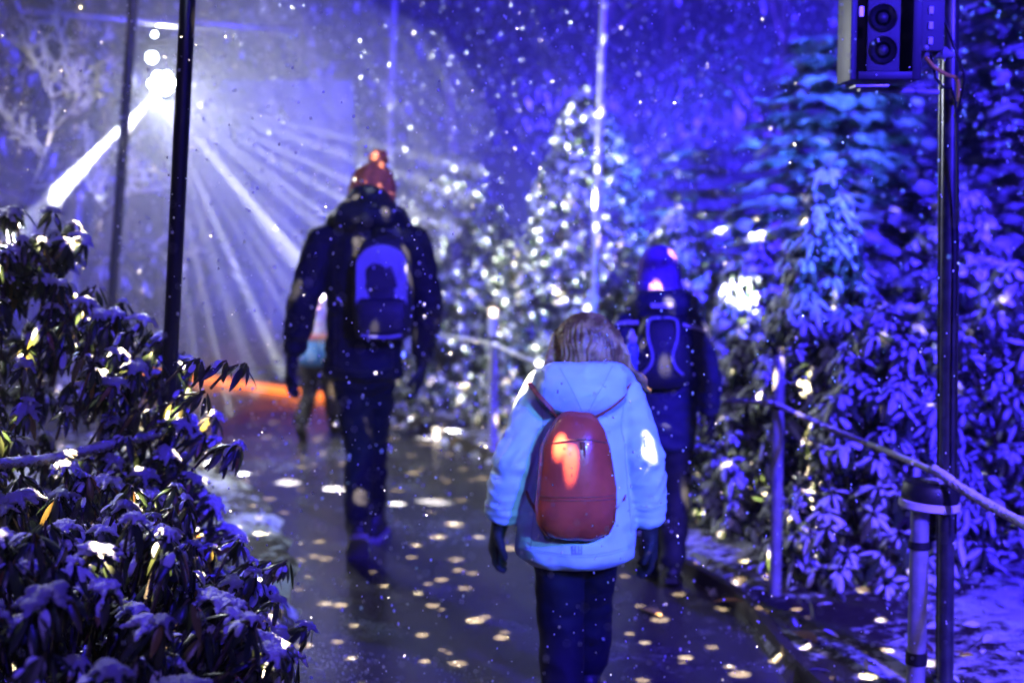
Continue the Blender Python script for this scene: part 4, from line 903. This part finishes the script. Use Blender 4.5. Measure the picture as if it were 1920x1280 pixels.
def whorl_leaves(P, A, rs, nl=(7, 10), elev=(-35, 5), L=(0.08, 0.12), spread=0.012, updown=0.35):
    """P (N,3) whorl tips; A (N,3) stem axes. returns arrays for all leaves"""
    T = []; Y = []; Z = []; S = []; ID = []
    for i in range(len(P)):
        a = A[i] / np.linalg.norm(A[i]); a = a * (1 - updown) + np.array([0, 0, updown]); a /= np.linalg.norm(a)
        e1 = np.cross(a, [0.3, 0.2, 1.0] if abs(a[2]) < 0.9 else [1, 0, 0]); e1 /= np.linalg.norm(e1); e2 = np.cross(a, e1)
        n_ = rs.integers(nl[0], nl[1] + 1); ph = rs.random() * 6.28
        for j in range(n_):
            an = ph + 2 * math.pi * j / n_ + rs.normal(0, 0.22); el = math.radians(rs.uniform(*elev)); r = e1 * math.cos(an) + e2 * math.sin(an)
            y = r * math.cos(el) + a * math.sin(el) + np.array([0, 0, -0.12]); z = a * math.cos(el) - r * math.sin(el) + rs.normal(0, 0.15, 3)
            T.append(P[i] + r * spread - a * rs.random() * 0.02); Y.append(y); Z.append(z); S.append(rs.uniform(*L)); ID.append(i)
    return np.array(T), frames(np.array(Y), np.array(Z)), np.array(S), np.array(ID)
LEAF = leaf_base(1, 0.27, 0.28, 0.16, 5)
LEAF_NARROW = leaf_base(1, 0.20, 0.32, 0.12, 4)
PAD = leaf_base(1, 0.27, 0.28, 0.05, 5, 0.03, 0.86, 0.035, 0.86, 0.055)
PAD_THICK = leaf_base(1, 0.27, 0.28, 0.0, 5, 0.0, 0.72, 0.05, 1.0, 0.10)
def clump_mesh(seed):
    rs = np.random.default_rng(900 + seed); mb = MB()
    for i in range(9):
        a = rs.random() * 6.28; r = 0.62 * rs.random() ** 0.5; s_ = rs.uniform(0.26, 0.46); mb.ball((r * math.cos(a) * 1.2, r * math.sin(a), 0.10 * rs.normal() - 0.30 * r * r), (s_, s_, s_ * 0.8), n=12)
    for i in range(6):
        a = 6.28 * (i + rs.random()) / 6; l_ = rs.uniform(0.9, 1.55); c_, s_ = math.cos(a), math.sin(a)
        mb.chain([(0.3 * c_, 0.3 * s_, 0.0), (0.6 * l_ * c_, 0.6 * l_ * s_, -0.16 * l_), (l_ * c_, l_ * s_, -0.55 * l_)], [0.24, 0.19, 0.09], (0, 0, 1), 9)
    me = mb.remesh('snow_clump', 0.07, 1)
    def fn(c):
        q = c * 3.2 + Vector((seed * 5.2, seed, 0)); return 0.12 * noise.noise(q) + 0.08 * noise.noise(q * 2.7) + 0.10 * noise.noise(q * 5)
    return displace(me, fn)
sc_ = clump_mesh(20); so_ = obj('snow', sc_, M_snow, root_hood, (0.0, 0, 0.036)); so_.scale = (0.055, 0.05, 0.022)
CLUMPS = [clump_mesh(i + 1) for i in range(6)]
for c in CLUMPS: c.materials.append(M_snow); smooth(c)
def shrub(name, label, cat, P, A, rs, base=None, nleaf_parts=0, leafkw={}, leafbase=LEAF, padbase=PAD, leafmat=M_leaf, pad_frac=0.8, clump=0.0, clump_r=(0.03, 0.06), clump_parts=0, stems=20, stem_r=0.012, group=None, pad_up=0.25, twig=0.05):
    """P tips, A outward axes (world)."""
    P = np.asarray(P); A = np.asarray(A)
    if base is None: base = np.array([P[:, 0].mean(), P[:, 1].mean(), 0.0])
    base = np.array(base, float); base[2] = gz1(base[0], base[1]) - 0.03
    root = empty(name, base, label=label, cat=cat, group=group); Pl = P - base
    T, Rm, S, ID = whorl_leaves(Pl, A, rs, **leafkw)
    # stems: trunk forks to sampled tips, then short twigs to every tip
    mb = MB(); pick = rs.choice(len(Pl), min(stems, len(Pl)), replace=False)
    for i in pick:
        q = Vector(Pl[i]); b = Vector((rs.normal(0, 0.05), rs.normal(0, 0.05), 0)); m1 = b.lerp(q, 0.45) + Vector((0, 0, 0.10 * q.length)) * 0.6
        mb.tube(resample([b, m1, q], 8), list(np.linspace(stem_r, stem_r * 0.3, 8)), 6)
    for i in range(len(Pl)):
        q = Vector(Pl[i]); ax = Vector(A[i]).normalized(); mb.tube([q - ax * twig * 2.2 - Vector((0, 0, twig * 0.8)), q - ax * twig, q], [0.005, 0.004, 0.003], 5, cap=False)
    mb.build('stem', M_bark, root)
    # choose the leaves that show largest
    N = len(T); W = T + base; dep = W[:, 1]; px = 960 + F * W[:, 0] / dep; inside = (px > -40) & (px < 1960)
    score = np.where(inside, S / dep, 0) * (0.6 + rs.random(N) * 0.4)
    score += np.where(inside, 0.02 * (1 - (dep - dep.min()) / (np.ptp(dep) + 1e-6)), 0)
    idx = np.argsort(-score)[:nleaf_parts]; m_ = np.ones(N, bool); m_[idx] = False
    if nleaf_parts:
        me = mesh_np('leaf', *leafbase); me.materials.append(leafmat); smooth(me)
        for i in idx:
            o = bpy.data.objects.new('leaf', me); COL.objects.link(o); o.parent = root
            M4 = Matrix(Rm[i].tolist()).to_4x4(); o.matrix_basis = Matrix.Translation(T[i].tolist()) @ M4 @ Matrix.Diagonal((S[i], S[i], S[i], 1))
    fo = obj('foliage', scatter_mesh('foliage', leafbase, Rm[m_], T[m_], S[m_]), leafmat, root); fo['kind'] = 'stuff'
    if pad_frac > 0:
        upz = Rm[:, 2, 2]; sel = (rs.random(N) < pad_frac) & (upz > pad_up)
        S3 = np.stack([S * rs.uniform(0.7, 1.1, N), S * rs.uniform(0.65, 1.02, N), S * rs.uniform(0.7, 1.5, N)], 1)
        so = obj('leaf_snow', scatter_mesh('leaf_snow', padbase, Rm[sel], T[sel], S3[sel]), M_snow, root); so['kind'] = 'stuff'
    if clump > 0:
        k = rs.random(len(Pl)) < clump
        order = [i for i in range(len(Pl)) if k[i]]; order.sort(key=lambda i: P[i][1])
        rest = MB()
        for c, i in enumerate(order):
            r = rs.uniform(*clump_r); rz = rs.random() * 6.28; sx = rs.uniform(0.8, 1.5)
            ax = Vector(A[i]).normalized(); tilt = Vector((ax.x * 0.5, ax.y * 0.5, 1)).normalized()
            M4 = Matrix.Translation(Vector(Pl[i]) + Vector((0, 0, r * 0.22))) @ tilt.to_track_quat('Z', 'Y').to_matrix().to_4x4() @ Matrix.Rotation(rz, 4, 'Z') @ Matrix.Diagonal((r * sx, r, r * rs.uniform(0.7, 1.0), 1))
            src = CLUMPS[rs.integers(0, 6)]
            if c < clump_parts:
                o = bpy.data.objects.new('snow_clump', src); COL.objects.link(o); o.parent = root; o.matrix_basis = M4
            else: rest.add([M4 @ v.co for v in src.vertices], [tuple(p.vertices) for p in src.polygons])
        if rest.v: ro = rest.build('snow_cover', M_snow, root); ro['kind'] = 'stuff'
    return root
def ell_points(E, n, rs, shell=(0.72, 1.02), zmin=0.08, others=()):
    """points on an ellipsoid (center, radii), normals; rejected inside others"""
    c, r = np.array(E[0]), np.array(E[1]); P = []; A = []
    while len(P) < n:
        d = rs.normal(size=3); d /= np.linalg.norm(d); k = shell[1] - (shell[1] - shell[0]) * rs.random() ** 2.2
        bump = 1 + 0.16 * noise.noise(Vector(d * 2.6) + Vector(c)) + 0.10 * noise.noise(Vector(d * 6.0))
        q = c + d * r * k * bump
        if q[2] < zmin: continue
        if any(np.sum(((q - np.array(o[0])) / np.array(o[1])) ** 2) < 0.7 for o in others): continue
        nn = d / r; P.append(q); A.append(nn / np.linalg.norm(nn))
    return np.array(P), np.array(A)
def cone_points(c, H, Rb, n, rs, z0=0.05, pw=0.8, shell=0.35):
    P = []; A = []
    for i in range(n):
        h = 1 - (1 - rs.random()) ** 0.62 * 1.0; h = rs.random() ** 1.35; a = rs.random() * 2 * math.pi
        rad = Rb * (1 - h) ** pw * (1 + 0.22 * noise.noise(Vector((math.cos(a) * 1.6, math.sin(a) * 1.6, h * 5 + c[0])))) * (1 - shell * rs.random() ** 2) + 0.02
        P.append((c[0] + rad * math.cos(a), c[1] + rad * math.sin(a), c[2] + z0 + h * (H - z0))); A.append((math.cos(a), math.sin(a), 0.35 + 0.6 * h))
    return np.array(P), np.array(A, float)

# ---- left foreground rhododendrons (the sharp, near ones)
E1 = ((-1.02, 2.85, 0.36), (0.62, 0.75, 0.60)); E2 = ((-1.72, 4.55, 0.62), (0.80, 0.70, 0.80)); E3 = ((-1.22, 3.75, 0.38), (0.62, 0.60, 0.50))
E4 = ((-1.60, 3.1, 0.35), (0.7, 0.8, 0.52))
rs = np.random.default_rng(21)
droop = dict(nl=(7, 11), elev=(-64, -14), L=(0.04, 0.085), updown=0.5)
P_, A_ = ell_points(E1, 850, rs); 
shrub('rhododendron', 'low snow-laden rhododendron spilling over the path edge, its leaves drooping', 'bush', P_, A_, rs, (-1.05, 2.9, 0), 300, droop, LEAF, PAD_THICK, M_leaf, 0.22, 0.48, (0.013, 0.038), 160, 26, pad_up=0.62)
P_, A_ = ell_points(E3, 620, rs, others=(E1,))
sp_ = [G(x, y, 3.9) for x, y in ((375, 672), (425, 676), (460, 680), (385, 735), (425, 835), (450, 832))]; P_ = np.concatenate([P_, np.array([tuple(q) for q in sp_])]); A_ = np.concatenate([A_, np.array([(0.9, -0.2, 0.3)] * len(sp_))])
shrub('rhododendron', 'middle rhododendron mound around the rope tied to the black pole', 'bush', P_, A_, rs, (-1.3, 3.8, 0), 300, droop, LEAF, PAD_THICK, M_leaf, 0.22, 0.48, (0.013, 0.038), 140, 24, pad_up=0.62)
P_, A_ = ell_points(E2, 780, rs, others=(E3,))
P5, A5 = ell_points(((-1.64, 4.75, 1.48), (0.20, 0.25, 0.14)), 60, rs); P_ = np.concatenate([P_, P5]); A_ = np.concatenate([A_, A5])
shrub('rhododendron', 'tallest rhododendron of the near bank, white light catching its top', 'bush', P_, A_, rs, (-1.75, 4.6, 0), 300, droop, LEAF, PAD_THICK, M_leaf, 0.28, 0.5, (0.014, 0.04), 140, 26, pad_up=0.62)
P_, A_ = ell_points(E4, 460, rs, others=(E1, E3))
shrub('rhododendron', 'rhododendron at the back of the near bank, behind the low snow-laden one', 'bush', P_, A_, rs, (-1.6, 3.0, 0), 120, droop, LEAF, PAD_THICK, M_leaf, 0.22, 0.5, (0.014, 0.04), 80, 20, pad_up=0.62)

# ---- right hand shrubs with spreading leaves
spread = dict(nl=(6, 11), elev=(-55, 10), L=(0.05, 0.135), updown=0.4)
def right_shrub(label, px, d, H, Rb, n, seed, parts, kw=spread, pw=0.75, lm=M_leafd, pad=0.84, name='rhododendron', cat='bush', group=None, base_l=LEAF):
    rs = np.random.default_rng(seed); x = (px - 960) / F * d; P_, A_ = cone_points((x, d, 0.0), H, Rb, n, rs, 0.12, pw)
    return shrub(name, label, cat, P_, A_, rs, (x, d, 0), parts, kw, base_l, PAD, lm, pad, 0.0, stems=18, group=group)
right_shrub('tall pointed rhododendron behind the steel rope post, cyan light on its tip', 1548, 6.7, 1.80, 0.56, 300, 31, 300, dict(nl=(8, 11), elev=(-50, 2), L=(0.07, 0.16), updown=0.5), 0.85)
right_shrub('bushy rhododendron between the rope post and the loudspeaker pole', 1660, 6.0, 1.20, 0.52, 270, 32, 300, dict(nl=(8, 11), elev=(-55, 8), L=(0.06, 0.145), updown=0.45))
right_shrub('dark rhododendron beyond the loudspeaker pole', 1900, 6.6, 1.35, 0.62, 330, 33, 200)
right_shrub('low rhododendron at the path edge beside the deep blue coat', 1400, 7.2, 0.95, 0.46, 230, 34, 150)
right_shrub('leafy shrub right behind the child in the purple hat', 1270, 9.0, 1.62, 0.62, 420, 35, 100)
right_shrub('leafy shrub between the purple hat and the pointed rhododendron', 1420, 8.6, 1.45, 0.60, 400, 36, 100)
right_shrub('spotlit snowy shrub behind the person in the pompom hat', 850, 11.6, 2.05, 0.9, 640, 37, 60, spread, 0.55)
right_shrub('low snowy shrub beyond the first rope post', 985, 10.9, 1.0, 0.5, 240, 38, 40)
right_shrub('broad shrub in the blue gloom behind the loudspeaker pole', 1800, 8.2, 1.75, 0.8, 480, 39, 80)
right_shrub('pale hazy shrub beyond the marker post', 400, 15.4, 1.25, 0.9, 320, 40, 0)
right_shrub('hazy low shrub behind the glowing orange strip', 250, 15.0, 1.1, 0.9, 320, 41, 0)
right_shrub('hazy rounded shrub between the panel and the pompom hat', 590, 15.2, 1.35, 0.8, 320, 42, 0)
# conical evergreen in the centre
right_shrub('conical snowy evergreen behind the blue-lit pole, sparkling with white light', 1098, 10.4, 2.48, 0.78, 900, 45, 120, dict(nl=(7, 9), elev=(-40, 10), L=(0.06, 0.11), updown=0.4), 0.62, M_leafd, 0.8, 'evergreen', 'tree')

# ---- feathery conifers
def spray_base():
    V = []; Fq = []
    def quad(a, b, w0, w1):
        a = np.array(a); b = np.array(b); d = b - a; s = np.cross(d, [0, 0, 1]); s = s / (np.linalg.norm(s) + 1e-9); k = len(V)
        V.extend([tuple(a - s * w0), tuple(a + s * w0), tuple(b + s * w1), tuple(b - s * w1)]); Fq.append((k, k + 1, k + 2, k + 3))
    dz = lambda t: -0.22 * t * t
    for i in range(4): quad((0, i / 4, dz(i / 4)), (0, (i + 1) / 4, dz((i + 1) / 4)), 0.02, 0.016)
    for i in range(9):
        t = 0.08 + 0.86 * i / 8; ln = 0.42 * math.sin(math.pi * (0.25 + 0.7 * t)) + 0.06
        for sx in (-1, 1): quad((0, t, dz(t)), (sx * ln * 0.8, t + ln * 0.62, dz(t) - 0.10 * ln), 0.042, 0.02)
    return np.array(V, float), np.array(Fq, int)
SPRAY = spray_base(); SPRAY_SNOW = (SPRAY[0] * np.array([0.95, 0.95, 1.0]) + np.array([0, 0, 0.03]), SPRAY[1])
def conifer(label, x, y, H, Rb, seed, tiers=15, per=9, name='conifer', fill=1.0, size=(0.10, 0.20), cat='tree', group=None):
    rs = np.random.default_rng(seed); z0 = gz1(x, y) - 0.03; root = empty(name, (x, y, z0), label=label, cat=cat, group=group)
    tr = MB(); tr.tube([(0, 0, 0), (0.01, 0, H * 0.4), (0, 0.01, H)], [0.035 * H / 2.5, 0.025 * H / 2.5, 0.004], 9); tr.build('trunk', M_bark, root)
    br = MB(); T = []; Y = []; Z = []; S = []
    for i in range(tiers):
        h = H * (0.10 + 0.88 * i / (tiers - 1)); R0 = Rb * (1 - i / tiers) ** 0.55 + 0.08
        for j in range(per):
            a = 2 * math.pi * (j + rs.random() * 0.8) / per + i; ln = R0 * rs.uniform(0.65, 1.12); dx, dy = math.cos(a), math.sin(a)
            tip = Vector((dx * ln, dy * ln, h + 0.10 * ln - 0.22 * ln * ln)); pts = [Vector((0, 0, h)), Vector((dx * ln * 0.5, dy * ln * 0.5, h + 0.09 * ln)), tip]
            br.tube(pts, [0.010, 0.006, 0.003], 5, cap=False)
            m_ = max(3, int(ln / 0.07 * fill))
            for q in range(m_):
                t = 0.2 + 0.8 * (q + rs.random() * 0.5) / m_; b = pts[0].lerp(pts[1], t * 2) if t < 0.5 else pts[1].lerp(pts[2], t * 2 - 1)
                an = a + (rs.choice([-1, 1]) * rs.uniform(0.35, 0.95) if q < m_ - 1 else 0)
                T.append(tuple(b)); Y.append((math.cos(an), math.sin(an), rs.uniform(-0.35, 0.08))); Z.append((rs.normal(0, 0.25), rs.normal(0, 0.25), 1)); S.append(rs.uniform(*size) * (0.75 + 0.5 * (1 - t)))
    br.build('branch', M_bark, root)
    T, Y, Z, S = np.array(T), np.array(Y), np.array(Z), np.array(S); Rm = frames(Y, Z)
    c = obj('crown', scatter_mesh('crown', SPRAY, Rm, T, S), M_needle, root, sm=False); c['kind'] = 'stuff'
    sel = rs.random(len(T)) < 0.66; c = obj('snow', scatter_mesh('snow', SPRAY_SNOW, Rm[sel], T[sel], S[sel]), M_snow, root, sm=False); c['kind'] = 'stuff'
    return root
conifer('feathery conifer arching over the pointed rhododendron, cyan-tipped branches', 2.02, 8.9, 2.5, 1.0, 51, 19, 12, fill=1.8)
conifer('feathery conifer at the frame edge behind the loudspeaker pole', 3.25, 8.9, 3.2, 1.2, 52, 20, 12, fill=1.8)
conifer('small conifer in the blue haze behind the feathery one', 1.35, 10.6, 1.9, 0.7, 53, 12, 8)

# ---- tall trees of the wood behind
def tree(label, x, y, H, Rc, seed, n=2600, zc=0.62, lm=M_leafd, ls=(0.06, 0.11), snow=0.25, group='tall trees of the wood behind'):
    rs = np.random.default_rng(seed); z0 = gz1(x, y) - 0.05; root = empty('tree', (x, y, z0), label=label, cat='tree', group=group)
    tr = MB(); lean = rs.normal(0, 0.03, 2); r0 = 0.035 * H / 2
    tp = [Vector((lean[0] * t * H, lean[1] * t * H, t * H)) for t in np.linspace(0, 0.95, 8)]; tr.tube(tp, list(np.linspace(r0, 0.02, 8)), 10)
    tr.build('trunk', M_bark, root)
    lb = MB(); tips = []
    for i in range(26):
        t = rs.uniform(0.28, 0.93); b = Vector((lean[0] * t * H, lean[1] * t * H, t * H)); a = rs.random() * 6.28; ln = Rc * rs.uniform(0.5, 1.05) * (1.15 - 0.6 * abs(t - 0.5))
        e_ = b + Vector((math.cos(a) * ln, math.sin(a) * ln, ln * rs.uniform(0.0, 0.55))); m1 = b.lerp(e_, 0.5) + Vector((0, 0, 0.08 * ln)); lb.tube([b, m1, e_], [r0 * 0.35, r0 * 0.2, 0.006], 6, cap=False)
        tips += [(m1, 0.30 * ln), (e_, 0.42 * ln), (m1.lerp(e_, 0.5), 0.36 * ln)]
    lb.build('limb', M_bark, root)
    k = rs.integers(0, len(tips), n); C = np.array([tuple(tips[i][0]) for i in k]); rad = np.array([tips[i][1] for i in k])
    d = rs.normal(size=(n, 3)); d /= np.linalg.norm(d, axis=1, keepdims=True); Tp = C + d * (rad * rs.random(n) ** 0.45)[:, None] * np.array([1, 1, 0.6])
    Y = d * 0.6 + rs.normal(0, 0.5, (n, 3)) + np.array([0, 0, -0.35]); Z = rs.normal(0, 0.45, (n, 3)) + np.array([0, 0, 1.0]); Rm = frames(Y, Z); S = rs.uniform(ls[0], ls[1], n) * 1.5
    c = obj('crown', scatter_mesh('crown', LEAF_NARROW, Rm, Tp, S), lm, root); c['kind'] = 'stuff'
    sel = rs.random(n) < snow
    c = obj('snow', scatter_mesh('snow', PAD, Rm[sel], Tp[sel], S[sel]), M_snow, root); c['kind'] = 'stuff'
    return root
tree('dense dark tree filling the gap above the conical evergreen', 0.9, 14.6, 5.6, 1.5, 61, 3600)
tree('dense dark tree behind the pale steel pole', -0.6, 15.8, 6.0, 1.6, 62, 3600)
tree('dense dark tree behind the backdrop panel', -2.3, 15.6, 5.6, 1.5, 63, 3200)
tree('dense dark tree beyond the stage spotlight', -4.0, 14.2, 5.2, 1.6, 64, 3200)
tree('blue-lit tree over the near bank, left of the spotlight', -3.5, 10.6, 4.6, 1.25, 65, 3600, snow=0.5)
tree('dense dark tree behind the small conifer', 2.5, 13.6, 5.6, 1.6, 66, 3600)
tree('dense dark tree behind the feathery conifers', 4.3, 12.8, 5.4, 1.7, 67, 3600)
tree('dark tree at the right frame edge behind the frame-edge conifer', 5.4, 10.6, 4.8, 1.5, 68, 3000)
tree('dark tree deep in the wood between panel and pole', -1.4, 18.6, 6.5, 1.9, 69, 2600)
tree('dark tree deep in the wood above the purple hat', 1.9, 17.6, 6.5, 1.9, 70, 2600)
tree('dark tree deep in the wood beyond the path bend', -5.8, 17.0, 6.2, 2.0, 71, 2600)

# ---- bare snow-laden branch in front of the spotlight
def snow_branch(label, root_pt, segs, seed, r=0.009, sr=0.012):
    e = empty('bare_branch', root_pt, label=label, cat='branch'); o0 = Vector(root_pt); rs = np.random.default_rng(seed); mb = MB(); sb = MB()
    def limb(P, r, sr, depth):
        n_ = len(P); mb.tube(P, list(np.linspace(r, r * 0.35, n_)), 6)
        rr = [sr * (0.35 + 0.95 * abs(noise.noise(Vector((i * 0.6 + P[0].z * 31, seed, P[0].x * 17)))) + 0.3 * rs.random()) * (1.0 if i else 0.2) for i in range(n_)]
        sb.tube([p + Vector((0, 0, sr * 0.45)) for p in P], rr, 7)
        if depth == 0: return
        for q in range(5 if depth == 2 else 3):
            i = int(rs.integers(n_ // 4, n_ - 1)); T = (P[i] - P[i - 1]).normalized(); d = (T * 0.7 + Vector((rs.normal(), 0.6 * rs.normal(), rs.normal() * 0.7 + 0.25)) * 0.6).normalized(); ln = rs.uniform(0.06, 0.17) * (1.6 if depth == 2 else 0.8)
            m1 = P[i] + d * ln * 0.5 + Vector((0, 0, rs.uniform(-0.02, 0.02))); limb(resample([P[i], m1, P[i] + d * ln + Vector((0, 0, rs.uniform(-0.03, 0.02)))], 9), r * 0.45, sr * 0.75, depth - 1)
    for pts in segs: limb(resample([Vector(p) - o0 for p in pts], 18), r, sr, 2)
    mb.build('wood', M_bark, e); sb.build('snow', M_snow, e); return e
g = lambda x, y, d=7.9: G(x, y, d)
snow_branch('bare twiggy branch plastered with snow beside the fat white beam', g(20, 470), [
    [g(20, 470), g(70, 330), g(100, 230), g(92, 150), g(75, 70)], [g(88, 265), g(120, 225), g(150, 205), g(180, 182)], [g(94, 160), g(60, 110), g(40, 60)],
    [g(150, 205), g(140, 160)], [g(96, 185), g(130, 170), g(155, 150)], [g(80, 300), g(50, 260), g(20, 240)], [g(92, 150), g(120, 100), g(105, 50)]], 5)
snow_branch('short snowy twig between the two black poles', g(200, 400, 8.6), [[g(200, 400, 8.6), g(230, 370, 8.6), g(262, 362, 8.6), g(290, 355, 8.6)], [g(250, 364, 8.6), g(248, 340, 8.6), g(258, 322, 8.6)], [g(200, 400, 8.6), g(160, 330, 8.7), g(175, 290, 8.7)], [g(200, 400, 8.6), g(130, 560, 8.6), g(110, 760, 8.6)]], 6, 0.008, 0.011)

# ---- fallen leaves lying on the path
FL = mesh_np('fallen_leaf', *leaf_base(1, 0.34, 0.12, -0.2, 5)); FL.materials.append(mat('dead_leaf', rough=0.5, island=[(0, (0.20, 0.09, 0.03)), (0.6, (0.33, 0.18, 0.06)), (1, (0.42, 0.28, 0.10))])); smooth(FL)
for px, py, a, s, lab in ((1240, 1160, 30, 0.14, 'curled brown leaf on the wet path behind the older child in deep blue'), (1530, 1245, 20, 0.17, 'long brown leaf lying in the bed across the edging from the path'), (1395, 1155, 80, 0.12, 'small brown leaf by the path edging near the foot of the steel rope post')):
    o = bpy.data.objects.new('fallen_leaf', FL); COL.objects.link(o); q = GR(px, py); z_ = 0.012 if in_path(q.x, q.y)[0] else gz1(q.x, q.y) + 0.012
    o.location = (q.x, q.y, z_); o.rotation_euler = (R(4), R(-5), R(a)); o.scale = (s, s, s)
    tag(o, lab, 'leaf', 'fallen leaves on the wet ground')
# leaf litter and snow crumbs on the beds
rs = np.random.default_rng(77); n_ = 9000; x = rs.uniform(-4, 5, n_); y = rs.uniform(3.2, 14, n_); dd = dist_path(x, y); k = dd > 0.07; x, y = x[k], y[k]; z = gz(x, y) + 0.006
Y = np.stack([rs.normal(size=len(x)), rs.normal(size=len(x)), rs.normal(0, 0.25, len(x))], 1); Z = np.stack([rs.normal(0, 0.35, len(x)), rs.normal(0, 0.35, len(x)), np.ones(len(x))], 1)
o = obj('leaf_litter', scatter_mesh('leaf_litter', leaf_base(1, 0.36, 0.1, -0.15, 4), frames(Y, Z), np.stack([x, y, z], 1), rs.uniform(0.04, 0.09, len(x))), mat('litter_leaf', rough=0.6, island=[(0, (0.05, 0.03, 0.02)), (0.45, (0.10, 0.06, 0.03)), (0.5, (0.7, 0.72, 0.76)), (1, (0.8, 0.82, 0.85))])); tag(o, 'brown leaf litter and snow crumbs covering the beds beside the path', 'leaf litter', kind='stuff')

# ================================================================== FALLING SNOW
M_flake = bpy.data.materials.new('snowflake'); M_flake.use_nodes = True; n = M_flake.node_tree; n.nodes.remove(n.nodes['Principled BSDF'])
d1 = n.nodes.new('ShaderNodeBsdfDiffuse'); d2 = n.nodes.new('ShaderNodeBsdfTranslucent'); ms_ = n.nodes.new('ShaderNodeMixShader')
d1.inputs[0].default_value = d2.inputs[0].default_value = (0.93, 0.94, 0.96, 1); n.links.new(d1.outputs[0], ms_.inputs[1]); n.links.new(d2.outputs[0], ms_.inputs[2]); n.links.new(ms_.outputs[0], n.nodes['Material Output'].inputs[0])
# crumbs of slush and ice lying on the wet path
rs = np.random.default_rng(81); n_ = 90000; x = rs.uniform(-2.6, 1.7, n_); y = 3.0 + 9.5 * rs.random(n_) ** 1.3; k = dist_path(x, y) < -0.03; x, y = x[k], y[k]
q = np.array([noise.noise(Vector((a * 1.3, b * 1.3, 4))) + 0.6 * noise.noise(Vector((a * 4, b * 4, 9))) for a, b in zip(x, y)]); k = q + rs.normal(0, 0.12, len(q)) > 0.28; x, y = x[k], y[k]
oc = (np.array([(1, 0, 0), (0, 1, 0), (-1, 0, 0), (0, -1, 0), (0, 0, 0.8)], float), np.array([(0, 1, 4), (1, 2, 4), (2, 3, 4), (3, 0, 4)]))
Y = np.stack([rs.normal(size=len(x)), rs.normal(size=len(x)), np.zeros(len(x))], 1); Z = np.stack([rs.normal(0, 0.2, len(x)), rs.normal(0, 0.2, len(x)), np.ones(len(x))], 1)
o = obj('slush', scatter_mesh('slush', oc, frames(Y, Z), np.stack([x, y, np.full(len(x), 0.001)], 1), rs.uniform(0.0012, 0.0038, len(x))), mat('slush', (0.7, 0.72, 0.76), 0.25), sm=False); tag(o, 'crumbs of slush and ice strewn over the wet path', 'slush', kind='stuff')
rs = np.random.default_rng(88); n_ = 24000
dep = 1.0 + 14.0 * rs.random(n_) ** 0.8; u = rs.uniform(-0.42, 0.42, n_); vz = rs.uniform(-0.42, 0.30, n_)
dep[:70] = rs.uniform(0.5, 1.3, 70); Tn = np.stack([u * dep, dep, CAMZ - 0.09 * dep + vz * dep], 1); k = Tn[:, 2] > 0.06; Tn = Tn[k]
ico = MB(); ico.ball((0, 0, 0), 1, n=6); bv = np.array([tuple(p) for p in ico.v]); bq = np.array([f if len(f) == 4 else (f[0], f[1], f[2], f[2]) for f in ico.f])
tri = []
for f in ico.f: tri += [f] if len(f) == 3 else [(f[0], f[1], f[2]), (f[0], f[2], f[3])]
Y = rs.normal(0, 0.25, (len(Tn), 3)) + np.array([0, 0.0, 1]); Z = rs.normal(size=(len(Tn), 3)); S = np.where(Tn[:, 1] < 4.2, 0.7, 1.0) * rs.uniform(0.0006, 0.0021, len(Tn)) * (0.9 + 0.33 * Tn[:, 1]); S3 = np.stack([S, S * rs.uniform(1.0, 1.9, len(S)), S], 1)
o = obj('falling_snow', scatter_mesh('falling_snow', (bv, np.array(tri)), frames(Y, Z), Tn, S3), M_flake); tag(o, 'snowflakes falling through the coloured light', 'snow', kind='stuff')

# ================================================================== HAZE
mb = MB(); mb.box((0, 14.0, 3.45), (50, 54, 9.1)); hz = mb.mesh('haze')
mh = bpy.data.materials.new('haze'); mh.use_nodes = True; n = mh.node_tree; n.nodes.remove(n.nodes['Principled BSDF'])
pv = n.nodes.new('ShaderNodeVolumePrincipled'); pv.inputs['Color'].default_value = (0.9, 0.92, 1, 1); pv.inputs['Density'].default_value = 0.0018; pv.inputs['Anisotropy'].default_value = 0.15
n.links.new(pv.outputs[0], n.nodes['Material Output'].inputs['Volume'])
o = obj('haze', hz, mh, sm=False); tag(o, 'thin smoke hanging in the air over the whole path', 'haze', kind='stuff')
# thicker smoke: one drift round the stage spotlight, one bank hanging in the wood behind
def smoke(name, label, loc, r, dens, seed):
    mb = MB(); mb.ball((0, 0, 0), r, n=40); me = mb.mesh(name); displace(me, lambda c: 0.45 * noise.noise(c * 0.7 + Vector((seed, 0, 0))))
    ms = bpy.data.materials.new(name); ms.use_nodes = True; n = ms.node_tree; n.nodes.remove(n.nodes['Principled BSDF'])
    pv = n.nodes.new('ShaderNodeVolumePrincipled'); pv.inputs['Color'].default_value = (0.92, 0.94, 1, 1); pv.inputs['Density'].default_value = dens; pv.inputs['Anisotropy'].default_value = 0.1
    n.links.new(pv.outputs[0], n.nodes['Material Output'].inputs['Volume'])
    o = obj(name, me, ms, None, loc); tag(o, label, 'smoke', kind='stuff')
smoke('smoke', 'pale smoke drifting round the white stage spotlight', (-3.1, 8.8, 1.85), (2.9, 4.0, 1.75), 0.055, 0)
smoke('smoke', 'blue-lit smoke bank hanging in the wood behind the shrubs', (0.8, 13.6, 2.6), (6.5, 4.6, 3.4), 0.027, 3)
